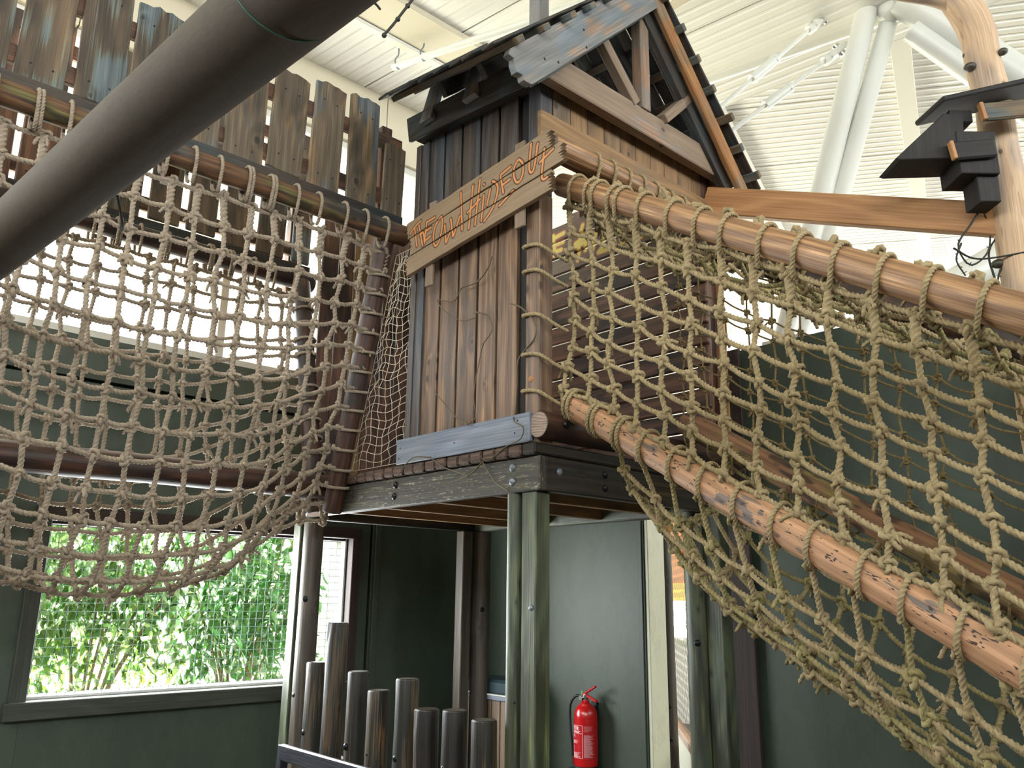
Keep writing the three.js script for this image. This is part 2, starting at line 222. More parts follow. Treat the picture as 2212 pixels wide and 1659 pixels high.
// square timber from p to q: w wide (sideways), h high, its length along local y
function timber(parent, name, mat, p, q, w, h, { c = 0.004, side } = {}) {
  const d = q.clone().sub(p), L = d.length(); d.normalize(); const s = side ? side.clone().addScaledVector(d, -side.dot(d)).normalize() : (Math.abs(d.y) > 0.99 ? V(1, 0, 0) : V(0, 1, 0).cross(d).normalize()), t = s.clone().cross(d).normalize();
  const m = put(parent, name, cbox(w, L, h, 1, c), mat); m.position.copy(p).add(q).multiplyScalar(0.5);
  m.quaternion.setFromRotationMatrix(new THREE.Matrix4().makeBasis(s, d, t)); return m;
}
// round log along +y from 0 to len, lightly uneven, chamfered ends
function logGeo(len, r0, r1, { seg = 22, uneven = 0.03, split = 0 } = {}) {
  const P = [], U = [], I = [], n = lattice(Math.floor(rnd() * 1e6)), k = Math.max(1, Math.round(2 * Math.PI * r0 / TA)), ou = rnd(), ov = rnd(), rows = Math.max(4, Math.ceil(len / 0.12)), c = Math.min(0.008, r0 * 0.12);
  const ys = [0, ...Array.from({ length: rows + 1 }, (_, i) => c + (len - 2 * c) * i / rows), len], ks = rnd() * 6.28;
  ys.forEach((y, i) => { for (let j = 0; j <= seg; j++) {
    const a = j / seg * 2 * Math.PI; let r = (r0 + (r1 - r0) * y / len) * (1 + uneven * 2 * (n(j % seg / seg * 5 % 5, y * 3, 5, 97) - 0.5)); if (i === 0 || i === ys.length - 1) r -= c;
    if (split && Math.abs(((a - ks + 9.42) % 6.2832) - 3.1416) < 0.16 && y > len - split) r *= 0.78;
    P.push(Math.cos(a) * r, y, Math.sin(a) * r); U.push(j / seg * k + ou, y / TL + ov);
  } });
  const S = seg + 1; for (let i = 0; i < ys.length - 1; i++) for (let j = 0; j < seg; j++) { const a = i * S + j, b = a + S; I.push(a, b, a + 1, b, b + 1, a + 1); }
  const G = new THREE.BufferGeometry(); G.setAttribute('position', new THREE.Float32BufferAttribute(P, 3)); G.setAttribute('uv', new THREE.Float32BufferAttribute(U, 2)); G.setIndex(I); G.computeVertexNormals();
  return G;
}
function discGeo(r, y, up, seg = 22, rag = 0) { const s = new THREE.CircleGeometry(r, seg); s.rotateX(up ? -Math.PI / 2 : Math.PI / 2); s.translate(0, y, 0); const u = s.attributes.uv; for (let i = 0; i < u.count; i++) u.setXY(i, u.getX(i) * 2 * r / 0.3, u.getY(i) * 2 * r / 0.3); return s; }
// a log from p to q: the round body, with a cut face at each end as its own part
function log(parent, name, mat, p, q, r0, r1 = r0, opt = {}) {
  const d = q.clone().sub(p), L = d.length(); d.normalize();
  const m = put(parent, name, logGeo(L, r0, r1, opt), mat); m.position.copy(p); m.quaternion.setFromUnitVectors(V(0, 1, 0), d);
  put(m, 'cut_end', discGeo(r0 - 0.006, 0.0005, false), opt.end || M.logEnd); put(m, 'cut_end', discGeo(r1 - 0.006, L - 0.0005, true), opt.end || M.logEnd);
  return m;
}
function boltGeo(r = 0.016) { return new THREE.SphereGeometry(r, 14, 7, 0, Math.PI * 2, 0, Math.PI / 2).scale(1, 0.55, 1); }
function bolt(parent, mat, pos, dir, r = 0.016) { const b = put(parent, 'bolt', boltGeo(r), mat, pos); b.quaternion.setFromUnitVectors(V(0, 1, 0), V(...dir).normalize()); return b; }

// polyline -> evenly spaced smooth points
function smooth(pts, step, closed = false) {
  const c = new THREE.CatmullRomCurve3(pts, closed, 'centripetal'), per = 6, n = (closed ? pts.length : pts.length - 1) * per, raw = []; for (let i = 0; i <= n; i++) raw.push(c.getPoint(i / n));
  const cum = [0]; for (let i = 1; i < raw.length; i++) cum.push(cum[i - 1] + raw[i].distanceTo(raw[i - 1]));
  const L = cum[cum.length - 1], m = Math.max(2, Math.round(L / step)), out = []; let k = 0;
  for (let i = 0; i <= m; i++) { const s = L * i / m; while (k < raw.length - 2 && cum[k + 1] < s) k++; const t = cum[k + 1] > cum[k] ? (s - cum[k]) / (cum[k + 1] - cum[k]) : 0; out.push(raw[k].clone().lerp(raw[k + 1], t)); }
  return out;
}
// laid rope: three strands twisted round one another, swept along the points
function ropeGeo(pts, r, { radial = 9, pitch = r * 4.6, closed = false, taper } = {}) {
  const step = pitch / 6, C = smooth(pts, step, closed), P = [], U = [], I = [], t = V(0, 0, 0), nrm = V(0, 0, 0), bin = V(0, 0, 0), per = radial / 3; let phi = rnd() * 6.28;
  for (let i = 0; i < C.length; i++) {
    t.copy(C[Math.min(i + 1, C.length - 1)]).sub(C[Math.max(0, i - 1)]).normalize();
    if (i === 0) nrm.copy(Math.abs(t.y) < 0.9 ? V(0, 1, 0) : V(1, 0, 0)); nrm.addScaledVector(t, -nrm.dot(t)).normalize(); bin.copy(t).cross(nrm);
    phi += 2 * Math.PI / 6 * (i ? 1 : 0); const k = taper ? taper(i / (C.length - 1)) : 1;
    for (let j = 0; j < radial; j++) { const a = phi + j / radial * 2 * Math.PI, q = (j % per === 0 ? 0.6 : 1.0) * r * k; P.push(C[i].x + (nrm.x * Math.cos(a) + bin.x * Math.sin(a)) * q, C[i].y + (nrm.y * Math.cos(a) + bin.y * Math.sin(a)) * q, C[i].z + (nrm.z * Math.cos(a) + bin.z * Math.sin(a)) * q); U.push(j / radial, i * step * 8); }
  }
  for (let i = 0; i < C.length - 1; i++) for (let j = 0; j < radial; j++) { const a = i * radial + j, b = i * radial + (j + 1) % radial, c = a + radial, d = b + radial; I.push(a, b, c, b, d, c); }
  for (const [o, flip] of [[0, 1], [(C.length - 1) * radial, 0]]) for (let j = 1; j < radial - 1; j++) flip ? I.push(o, o + j + 1, o + j) : I.push(o, o + j, o + j + 1);
  const G = new THREE.BufferGeometry(); G.setAttribute('position', new THREE.Float32BufferAttribute(P, 3)); G.setAttribute('uv', new THREE.Float32BufferAttribute(U, 2)); G.setIndex(I); G.computeVertexNormals(); return G;
}
const rope = (parent, name, mat, pts, r, opt) => put(parent, name, ropeGeo(pts, r, opt), mat);
function tubeGeo(pts, r, radial = 6, seg, r1 = r) {
  const C = new THREE.CatmullRomCurve3(pts, false, 'centripetal'), n = seg || pts.length * 4, g = new THREE.TubeGeometry(C, n, 1, radial, false), p = g.attributes.position, q = V(0, 0, 0);
  for (let i = 0; i <= n; i++) { C.getPointAt(i / n, q); const k = r + (r1 - r) * i / n; for (let j = 0; j <= radial; j++) { const a = i * (radial + 1) + j; p.setXYZ(a, q.x + (p.getX(a) - q.x) * k, q.y + (p.getY(a) - q.y) * k, q.z + (p.getZ(a) - q.z) * k); } }
  return g;
}
function cyl(parent, name, mat, p, q, r, seg = 16, r1 = r) { const d = q.clone().sub(p), L = d.length(), g = new THREE.CylinderGeometry(r1, r, L, seg, 1); g.translate(0, L / 2, 0); const m = put(parent, name, g, mat); m.position.copy(p); m.quaternion.setFromUnitVectors(V(0, 1, 0), d.normalize()); return m; }

// knots for the nets: a rope turned over itself (with and without cut tails), unit = rope radius
const KNOTS = {};
function knotGeos(r) {
  const key = r.toFixed(4); if (KNOTS[key]) return KNOTS[key];
  return (KNOTS[key] = [0, 1, 2, 3].map((v) => {
    const pts = []; for (let i = 0; i < 14; i++) { const t = i / 14 * 2 * Math.PI, s = 0.56 * r; pts.push(V((Math.sin(t) + 2 * Math.sin(2 * t)) * s * (v === 1 ? 1.15 : 1), (Math.cos(t) - 2 * Math.cos(2 * t)) * s * (v === 2 ? 1.25 : 1.1), -Math.sin(3 * t) * s * 1.5)); }
    const gs = [ropeGeo(pts, r * 0.86, { closed: true, pitch: r * 4.6, radial: 6 })];
    if (v === 3) for (const s of [-1, 1]) gs.push(ropeGeo([V(0, 0, 0), V(s * r * 1.4, -r * 1.6, r * 1.2), V(s * r * 1.9, -r * 3.6, r * 2)], r * 0.75, { radial: 6, taper: (t) => 1 - 0.25 * t }));
    return mergeGeometries(gs);
  }));
}
// a knotted net over a grid of nodes[i][j]: every rope is a part, the largest 300 knots are parts, the rest one part
function net(g, nodes, r, mats, { knotR = r, heavyTop = 0, from, rowFirst = 0, rowLast = 1e9, colFirst = 0, maxKnots = 290 } = {}) {
  const nc = nodes.length, nr = nodes[0].length, pick = (k) => mats[Math.floor(rnd() * 1e6) % mats.length];
  for (let i = colFirst; i < nc; i++) {
    const pts = nodes[i]; if (heavyTop) { rope(g, 'doubled_rope', mats[0], pts.slice(0, heavyTop + 1), r * 1.5, { pitch: r * 5.4 }); rope(g, 'rope', pick(), pts.slice(heavyTop), r); } else rope(g, 'rope', pick(), pts, r);
  }
  for (let j = rowFirst; j < Math.min(nr, rowLast); j++) {
    const pts = []; for (let i = 0; i < nc; i++) { pts.push(nodes[i][j]); if (i < nc - 1) pts.push(nodes[i][j].clone().lerp(nodes[i + 1][j], 0.5).add(V(rr(-1, 1) * 0.004, -0.003 - rr(0, 0.008), rr(-1, 1) * 0.004))); }
    rope(g, 'rope', pick(), pts, r * 0.95);
  }
  const all = []; for (let i = colFirst; i < nc; i++) for (let j = rowFirst; j < Math.min(nr, rowLast); j++) all.push(nodes[i][j]);
  all.sort((a, b) => a.distanceToSquared(from) - b.distanceToSquared(from));
  const K = knotGeos(knotR), rest = []; const M4 = new THREE.Matrix4();
  all.forEach((p, k) => {
    const geo = K[Math.floor(rnd() * 4) % 4], e = new THREE.Euler(rr(-0.5, 0.5), rr(0, 6.28), rr(-0.6, 0.6)), s = rr(0.9, 1.15);
    if (k < maxKnots) { const m = put(g, 'knot', geo, pick(), [p.x, p.y, p.z]); m.rotation.copy(e); m.scale.setScalar(s); }
    else rest.push(geo.clone().applyMatrix4(M4.compose(p, new THREE.Quaternion().setFromEuler(e), V(s, s, s))));
  });
  if (rest.length) put(g, 'further_knots', mergeGeometries(rest), mats[0]).userData.kind = 'stuff';
}
// a rope loop round a log at point p with axis d
function loopRound(g, mat, p, d, R, r, { turns = 1, gap = 0.02, drop = 0 } = {}) {
  const ax = d.clone().normalize(), a = Math.abs(ax.y) > 0.9 ? V(1, 0, 0) : V(0, 1, 0), s = a.addScaledVector(ax, -a.dot(ax)).normalize(), b = ax.clone().cross(s), pts = [], n = 14 * turns;
  for (let i = 0; i <= n; i++) { const t = i / 14 * 2 * Math.PI + Math.PI, k = Math.cos(t) < -0.6 ? drop * (-Math.cos(t) - 0.6) / 0.4 : 0; pts.push(p.clone().addScaledVector(s, Math.cos(t) * (R + r * 0.9) - k).addScaledVector(b, Math.sin(t) * (R + r * 0.9)).addScaledVector(ax, (i / n - 0.5) * gap * turns)); }
  return rope(g, 'lashing', mat, pts, r);
}
const CAM = camera.position;

// ================================================================== THE HALL
{ // floor and outside ground
  const f = structure('floor');
  box(f, 'floor_slab', M.floor, [-3, -0.1, 3.0], [10.4, 0.2, 12.4], 0, { c: 0.001 }); box(f, 'floor_slab', M.floor, [8.3, -0.1, 0], [12.2, 0.2, 18.4], 0, { c: 0.001 });
  const o = structure('ground'); box(o, 'unseen_terrace', M.ground, [-3.4, -0.17, -7.1], [11, 0.08, 8], 0); box(o, 'gravel_ground', M.ground, [0, -0.3, 0], [90, 0.2, 90], 0, { c: 0.001 });  // terrace out of view, placed to bounce light in through the window
}
{ // painted panel wall with the wire mesh window
  const w = structure('wall_left', [0, 0, -2.96]);
  for (const [x0, x1, y0, y1] of [[-8, -5.21, 0, 3.22], [-5.2, -2.61, 0, 3.22], [-2.6, -1.4, 0, 2.915], [-1.4, 0.76, 0, 0.96], [-1.4, 0.76, 2.04, 2.915], [0.76, 0.93, 0, 2.915], [0.955, 2.0, 0, 2.915], [-2.6, 2.2, 2.94, 3.22]])
    box(w, 'wall_panel', M.paint, [(x0 + x1) / 2, (y0 + y1) / 2, 0], [x1 - x0, y1 - y0, 0.2], 1, { c: 0.002 });
  box(w, 'joint_strip', M.paintDark, [0.9425, 1.46, -0.02], [0.03, 2.915, 0.12], 1); box(w, 'joint_strip', M.paintDark, [-0.3, 2.9275, -0.02], [4.6, 0.03, 0.12], 0);
  box(w, 'cover_strip', M.paint, [1.0, 1.46, 0.108], [0.05, 2.915, 0.014], 1);
  const n = structure('window_1', [0, 0, -2.86]);
  box(n, 'window_frame', M.frameGreen, [-1.43, 1.49, 0.0], [0.09, 1.19, 0.07], 1); box(n, 'window_frame', M.frameDark, [0.79, 1.52, 0.0], [0.075, 1.13, 0.07], 1);
  box(n, 'window_frame', M.frameDark, [-0.32, 2.065, 0.0], [2.3, 0.085, 0.08], 0); box(n, 'window_sill', M.frameGreen, [-0.33, 0.925, 0.012], [2.34, 0.1, 0.1], 0);
  box(n, 'window_lining', M.render, [0.745, 1.5, -0.13], [0.02, 1.06, 0.15], 1); box(n, 'window_lining', M.render, [-0.32, 0.985, -0.13], [2.14, 0.02, 0.15], 0); box(n, 'window_lining', M.frameDark, [-0.32, 2.015, -0.13], [2.14, 0.02, 0.15], 0); box(n, 'window_lining', M.frameGreen, [-1.385, 1.5, -0.13], [0.02, 1.06, 0.15], 1);
  const vw = new THREE.CylinderGeometry(0.0016, 0.0016, 1.06, 5), hw = new THREE.CylinderGeometry(0.0016, 0.0016, 2.16, 5).rotateZ(Math.PI / 2);
  for (let x = -1.36; x < 0.74; x += 0.052) put(n, 'mesh_wire', vw, M.wire, [x, 1.5, -0.06]);
  for (let y = 1.01; y < 2.01; y += 0.052) put(n, 'mesh_wire', hw, M.wire, [-0.32, y, -0.063]);
}
function glazing(name, along, a0, a1, y0, y1, pos, bays) { // a row of panes between mullions; along 'x' or 'z'
  const g = structure(name), at = (a, y) => (along === 'x' ? [a, y, pos] : [pos, y, a]), sz = (l, h, t) => (along === 'x' ? [l, h, t] : [t, h, l]), step = (a1 - a0) / bays;
  for (let i = 0; i <= bays; i++) box(g, 'mullion', M.steelWhite, at(a0 + i * step, (y0 + y1) / 2), sz(0.06, y1 - y0, 0.1), 1);
  for (const y of [y0 + 0.03, y1 - 0.03]) box(g, 'transom', M.steelWhite, at((a0 + a1) / 2, y), sz(a1 - a0, 0.06, 0.1), along === 'x' ? 0 : 2);
  const pg = along === 'x' ? new THREE.PlaneGeometry(step - 0.06, y1 - y0 - 0.12) : new THREE.PlaneGeometry(step - 0.06, y1 - y0 - 0.12).rotateY(Math.PI / 2);
  for (let i = 0; i < bays; i++) put(g, 'pane', pg, M.glass, at(a0 + (i + 0.5) * step, (y0 + y1) / 2));
}
glazing('window_2', 'x', -8, 2.1, 3.22, 5.4, -2.96, 4);
{ const t = structure('trim_1', [0, 0, -2.96]); // fascia between clerestory and ceiling
  for (let i = 0; i < 8; i++) box(t, 'fascia_panel', M.beige, [-7.37 + i * 1.268, 5.7, 0], [1.26, 0.6, 0.2], 0);
  for (const x of [-0.2, -0.07, 0.42, 0.55, 1.2]) bolt(t, M.boltGrey, [x, 5.72, 0.1], [0, 0, 1], 0.02); }
{ // partition with the extinguisher, its pale end, and the long green wall
  const b = structure('wall_back', [2.1, 0, 0]);
  box(b, 'wall_panel', M.paint, [0, 1.61, -1.915], [0.2, 3.22, 1.89], 1, { c: 0.003 });
  const t = structure('trim_2', [2.1, 0, -0.955]); box(t, 'end_board', M.cream, [0.005, 1.61, 0], [0.19, 3.22, 0.03], 1); box(t, 'corner_strip', M.paint, [-0.104, 1.61, -0.045], [0.012, 3.22, 0.035], 1);
  const r = structure('wall_right', [2.1, 0, 0]);
  for (let i = 0; i < 4; i++) box(r, 'wall_panel', M.paint, [0, 1.62, -0.13 + (i + 0.5) * 2.3], [0.2, 3.24, 2.29], 1, { c: 0.003 });
  const e = structure('trim_3', [2.05, 0, -0.2]); box(e, 'end_post', M.frameDark, [0, 1.62, -0.05], [0.14, 3.24, 0.1], 1); box(e, 'cover_board', M.frameDark, [-0.085, 1.62, 0.06], [0.03, 3.24, 0.12], 1);
}
// ribbed roof sheets: relief texture, one tile = 1 m
const ribTex = (() => { const w = 512, o = new Uint8Array(w * 4 * 4); for (let y = 0; y < 4; y++) for (let x = 0; x < w; x++) { const p = (x / w * 9) % 1, v = p < 0.12 ? p / 0.12 : p < 0.3 ? 1 : p < 0.42 ? (0.42 - p) / 0.12 : 0, k = (y * w + x) * 4; o[k] = o[k + 1] = o[k + 2] = 255 * v; o[k + 3] = 255; } return dataTex(w, 4, o, false); })();
M.sheet = new THREE.MeshPhysicalMaterial({ color: 0xd6d4cd, roughness: 0.45, bumpMap: ribTex, bumpScale: 0.006 });
function slab(parent, name, mat, o, a, b, y0, y1) { // parallelogram o, o+a, o+a+b, o+b in plan (x, z), uv: u along a, v along b
  const P = [], U = [], I = [], la = Math.hypot(...a), lb = Math.hypot(...b), c = [[o[0], o[1], 0, 0], [o[0] + a[0], o[1] + a[1], la, 0], [o[0] + a[0] + b[0], o[1] + a[1] + b[1], la, lb], [o[0] + b[0], o[1] + b[1], 0, lb]];
  const quad = (q) => { const k = P.length / 3; for (const [x, y, z, u, v] of q) { P.push(x, y, z); U.push(u, v); } I.push(k, k + 1, k + 2, k, k + 2, k + 3); };
  quad(c.map((q) => [q[0], y0, q[1], q[2], q[3]])); quad(c.map((q) => [q[0], y1, q[1], q[2], q[3]]));
  for (let i = 0; i < 4; i++) { const p = c[i], q = c[(i + 1) % 4]; quad([[p[0], y0, p[1], 0, 0], [q[0], y0, q[1], 0, 0], [q[0], y1, q[1], 0, 0], [p[0], y1, p[1], 0, 0]]); }
  const G = new THREE.BufferGeometry(); G.setAttribute('position', new THREE.Float32BufferAttribute(P, 3)); G.setAttribute('uv', new THREE.Float32BufferAttribute(U, 2)); G.setIndex(I); const H = G.toNonIndexed(); H.computeVertexNormals(); return put(parent, name, H, mat);
}
{
  const c = structure('ceiling');
  // low roof over the tower, sheets run away from the outside wall
  for (let i = 0; i < 10; i++) { const x = 0.6 - 9.2 + i * 1.15; slab(c, 'roof_sheet', M.sheet, [x, -3.06], [1.135, 0], [1.63, 12.2], 5.97, 6.05); }
  box(c, 'soffit_board', M.beige, [-3.2, 5.95, -1.87], [9.9, 0.05, 0.36], 0); box(c, 'soffit_strip', M.white, [-3.2, 5.94, -2.09], [9.9, 0.08, 0.07], 0);
  box(c, 'step_board', M.beige, [1.72, 6.28, 3.0], [0.1, 0.66, 12.2], 2);
  // higher roof beyond: sheets cross beams that run away to the right
  const bd = [0.943, -0.333], rd = [-0.566, -0.824];
  for (let i = 0; i < 14; i++) { const s = -2.0 + i * 1.32, o = [2.2 + bd[0] * s - rd[0] * 9, -0.6 + bd[1] * s - rd[1] * 9]; slab(c, 'roof_sheet', M.sheet, o, [rd[0] * 19, rd[1] * 19], [bd[0] * 1.304, bd[1] * 1.304], 6.52, 6.58).geometry.attributes.uv.array.forEach((v, k, A) => { if (k % 2 === 0) { const t = A[k]; A[k] = A[k + 1]; A[k + 1] = t; } }); }
  for (let k = -3; k < 5; k++) { const px = 3.53 + 0.333 * 1.75 * k, pz = -1.24 + 0.943 * 1.75 * k, p = V(px - bd[0] * 1.2, 6.46, pz - bd[1] * 1.2), q = V(px + bd[0] * 11, 6.46, pz + bd[1] * 11); timber(c, 'roof_beam', M.white, p, q, 0.17, 0.12, { side: V(0.333, 0, 0.943) }); }
  box(c, 'unseen_roof_backing', M.beige, [-3.2, 6.12, 3.0], [10.2, 0.1, 12.6], 0); box(c, 'unseen_roof_backing', M.beige, [8.0, 6.66, 0], [13, 0.1, 18.6], 0);  // unseen backing slabs, keep sky light out of the sheet joints
}
glazing('unseen_window_3', 'z', -9, 9, 4.6, 6.3, 14.1, 9);  // unseen glazing, sized to light the right ceiling
{ const w = structure('wall_far', [14.1, 0, 0]); box(w, 'wall_panel', M.white, [0, 2.3, 0], [0.2, 4.6, 18.2], 2); }
glazing('unseen_window_4', 'x', -8, 14, 4.4, 5.97, 9.1, 10);  // unseen glazing behind the viewpoint, set high to light the upper tower front
glazing('unseen_window_5', 'x', 2.2, 14, 0.3, 2.8, -9.1, 6);  // mostly out of view, sized to brighten the doorway and right ceiling
{ const w = structure('wall_side', [8.1, 0, -9.1]); box(w, 'wall_panel', M.white, [0, 4.7, 0], [12, 3.8, 0.2], 0); }
{ const w = structure('wall_front', [-8.1, 0, 0]); box(w, 'wall_panel', M.paint, [0, 2.1, 3], [0.2, 4.2, 12.2], 2); box(w, 'wall_panel', M.white, [0, 5.7, 3], [0.2, 0.6, 12.2], 2); }  // unseen wall, solid low down to keep the lower hall dark
{ const w = structure('wall_rear', [3, 0, 9.1]); box(w, 'wall_panel', M.paint, [0, 2.2, 0], [22.4, 4.4, 0.2], 0); }  // unseen wall, closed below its glazing so less light falls low
glazing('unseen_window_6', 'z', -3, 9, 4.2, 5.4, -8.1, 6);  // unseen glazing, lights the left face of the tower from high up
{ const w = structure('wall_outer', [2.1, 0, 0]); box(w, 'wall_panel', M.render, [0, 3.3, -6.05], [0.2, 6.6, 6.1], 1); }
{ const p = thing('boundary_pier', 'pale rendered pier outside the right end of the mesh window', 'pier', [1.48, 0, -3.58]); box(p, 'shaft', M.render, [0, 1.2, 0], [0.46, 2.4, 0.86], 1); box(p, 'cap', M.render, [0, 2.43, 0], [0.54, 0.06, 0.94], 0); }

// white tubular roof frame seen right of the tower
{
  const g = thing('roof_truss', 'white painted steel tube roof truss with a fan of struts', 'truss'), W = M.steelWhite, hub = V(2.96, 5.93, 0.76);
  cyl(g, 'strut', W, V(2.11, 3.26, 0.18), V(3.0, 6.42, 0.705), 0.08, 24); cyl(g, 'strut', W, V(2.17, 3.26, 0.25), V(3.04, 5.99, 0.75), 0.068, 24); box(g, 'base_plate', W, [2.12, 3.255, 0.215], [0.19, 0.03, 0.32], 1);
  cyl(g, 'chord', W, V(1.75, 6.2, -1.3), V(3.4, 6.2, 1.4), 0.125, 24); cyl(g, 'chord', W, V(2.55, 6.08, -1.5), V(3.3, 6.08, 1.7), 0.125, 24);
  cyl(g, 'strut', W, V(2.93, 5.98, 0.88), V(3.9, 4.6, 1.95), 0.13, 24); cyl(g, 'strut', W, V(2.98, 5.72, 0.9), V(3.75, 4.63, 1.72), 0.085, 24);
  put(g, 'node_plate', new THREE.SphereGeometry(0.1, 20, 14), W, [2.96, 5.95, 0.78]);
  const rod = (p, q) => { // tie rod: rod, fork with pin, turnbuckle
    const d = q.clone().sub(p).normalize(), L = p.distanceTo(q), at = (s) => p.clone().addScaledVector(d, L * s); cyl(g, 'tie_rod', W, p, q, 0.016, 12);
    cyl(g, 'turnbuckle', W, at(0.36), at(0.56), 0.038, 16); for (const s of [0.345, 0.555]) cyl(g, 'lock_nut', W, at(s), at(s + 0.025), 0.044, 6);
    const f = timber(g, 'fork', W, at(0.93), at(1.1), 0.1, 0.05, { c: 0.01 }); cyl(f, 'pin', M.chrome, V(0, 0.02, -0.05), V(0, 0.02, 0.05), 0.032, 16); cyl(g, 'collar', W, at(0.89), at(0.935), 0.04, 8);
  };
  rod(V(2.097, 5.183, -0.248), V(2.73, 5.99, 0.33)); rod(V(2.154, 4.988, -0.195), V(2.8, 5.70, 0.4));
  cyl(g, 'brace', W, V(3.9, 3.85, 0.18), V(5.3, 4.97, 1.47), 0.13, 24);
}
// ================================================================== THE TOWER
const tower = thing('playhouse_tower', 'tall wooden playhouse tower on posts with gabled plank roof', 'playhouse');
{
  // posts: a square and a round one at each corner
  const post = (x, z, top, w, mat) => box(tower, 'square_post', mat, [x, top / 2, z], [w, top, w], 1, { c: 0.006 });
  const rpost = (x, z, r, top, mat) => { const m = log(tower, 'round_post', mat, V(x, 0, z), V(x, top, z), r, r, { uneven: 0.02, end: M.postGreen }); return m; };
  post(0.062, -0.085, 2.1, 0.1, M.postGreen); rpost(0.04, -0.205, 0.041, 2.1, M.postGreen);
  post(0.06, -2.36, 2.1, 0.095, M.postGreen); rpost(0.05, -2.2, 0.066, 2.1, M.postBrown);
  post(1.47, -2.34, 2.1, 0.09, M.postBrown); rpost(1.62, -2.3, 0.075, 2.1, M.postBrown);
  post(1.555, -0.06, 2.12, 0.11, M.postGreen); rpost(1.5, -0.185, 0.062, 2.12, M.postGreen);
  for (const [x, y, z, d] of [[0.112, 1.72, -0.06, [0, 0, 1]], [0.012, 1.55, -0.06, [-1, 0, 0]]]) bolt(tower, M.boltGrey, [x, y, z - 0.005], d, 0.014);
  for (const [x, y, z, dx, dz] of [[-0.005, 1.57, -2.16, -0.8, 0.6], [-0.01, 0.98, -2.2, -1, 0], [1.58, 1.5, -2.235, -0.4, 1], [0.018, 1.12, -0.19, -1, 0.1], [1.45, 1.35, -0.15, -0.9, 0.5]]) bolt(tower, M.bolt, [x, y, z], [dx, 0, dz], 0.02);
  // platform
  const pl = sub(tower, 'platform');
  box(pl, 'edge_beam', M.beamDark, [0.025, 2.185, -1.19], [0.05, 0.17, 2.38], 2, { c: 0.006 });
  box(pl, 'edge_beam', M.beamBlack, [0.83, 2.185, -0.03], [1.56, 0.17, 0.06], 0, { c: 0.006 });
  box(pl, 'edge_beam', M.beamBlack, [0.83, 2.185, -2.35], [1.56, 0.17, 0.06], 0, { c: 0.006 });
  box(pl, 'edge_beam', M.postGreen, [1.585, 2.185, -1.19], [0.05, 0.17, 2.38], 2, { c: 0.006 });
  for (const z of [-0.5, -1.0, -1.5, -1.95]) box(pl, 'joist', M.gableTan, [0.82, 2.19, z], [1.5, 0.14, 0.05], 0);
  for (let i = 0; i < 24; i++) { const z = 0.0 - (i + 0.5) * 0.0995; box(pl, 'deck_board', i < 1 ? M.beamBlack : M.deckEnd, [0.8, 2.303 + rr(-0.002, 0.002), z], [1.66 + rr(-0.006, 0.006), 0.058, 0.094], 0, { c: 0.009 }); }
  for (const [y, z, m] of [[2.225, -0.19, M.boltGrey], [2.155, -0.19, M.boltGrey], [2.225, -1.2, M.bolt], [2.16, -1.21, M.bolt]]) bolt(pl, m, [0, y, z], [-1, 0, 0.05], 0.021);
  for (const [x, y, m] of [[0.14, 2.2, M.boltGrey], [0.48, 2.22, M.bolt], [0.48, 2.15, M.bolt]]) bolt(pl, m, [x, y, 0], [0, 0, 1], 0.02);
  log(pl, 'sill_log', M.logDark, V(-0.02, 2.415, 0.012), V(1.5, 2.415, 0.03), 0.07, 0.07);
  for (const x of [0.1, 0.75]) bolt(pl, M.bolt, [x, 2.42, 0.088], [0, 0.1, 1], 0.02);
  // wall on the near left side: upright boards with dark grooves
  const wl = sub(tower, 'board_wall');
  box(wl, 'groove_shade_board', M.blackWood, [0.07, 3.4, -0.58], [0.02, 2.13, 1.04], 1);  // backing coloured black to deepen the shade in the grooves
  const edges = [-1.09, -1.035, -0.88, -0.708, -0.535, -0.37, -0.2];
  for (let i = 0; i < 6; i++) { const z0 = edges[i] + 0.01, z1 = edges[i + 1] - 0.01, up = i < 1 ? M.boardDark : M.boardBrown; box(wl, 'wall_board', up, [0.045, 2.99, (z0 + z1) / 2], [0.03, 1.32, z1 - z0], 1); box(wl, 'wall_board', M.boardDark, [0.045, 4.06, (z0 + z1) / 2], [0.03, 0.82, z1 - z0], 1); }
  box(wl, 'edge_board', M.boardDark, [0.03, 3.37, -1.115], [0.06, 2.07, 0.05], 1); box(wl, 'inset_board', M.blackWood, [0.062, 3.37, -0.165], [0.02, 2.07, 0.06], 1);
  box(wl, 'skirting_board', M.skirtBlue, [-0.02, 2.41, -0.6], [0.03, 0.148, 1.125], 2, { c: 0.005 });
  for (const [y, z] of [[2.45, -0.12], [2.39, -0.14], [2.4, -0.62], [2.43, -1.12], [2.37, -1.13]]) bolt(wl, M.bolt, [-0.035, y, z], [-1, 0, 0], 0.005);
  box(tower, 'corner_post', M.boardBrown, [0.05, 3.0, -0.055], [0.1, 1.34, 0.1], 1, { c: 0.005 }); box(tower, 'corner_post', M.boardDark, [0.052, 4.06, -0.055], [0.094, 0.78, 0.094], 1, { c: 0.005 });
  bolt(tower, M.paleTimber, [0, 2.66, -0.06], [-1, 0, 0.1], 0.017);
  timber(tower, 'fascia_board', M.roofDark, V(-0.06, 4.37, 0.03), V(-0.07, 4.49, -1.13), 0.03, 0.15, { side: V(1, 0.25, 0) });
  timber(tower, 'wall_plate', M.roofDark, V(0.03, 4.36, 0), V(0.03, 4.47, -1.13), 0.09, 0.06);
  // front gable wall above the doorway
  const wg = sub(tower, 'gable_wall');
  for (let i = 0; i < 10; i++) box(wg, 'wall_board', M.gableTan, [0.175 + i * 0.143, 4.2, -0.02], [0.138, 0.5, 0.025], 1);
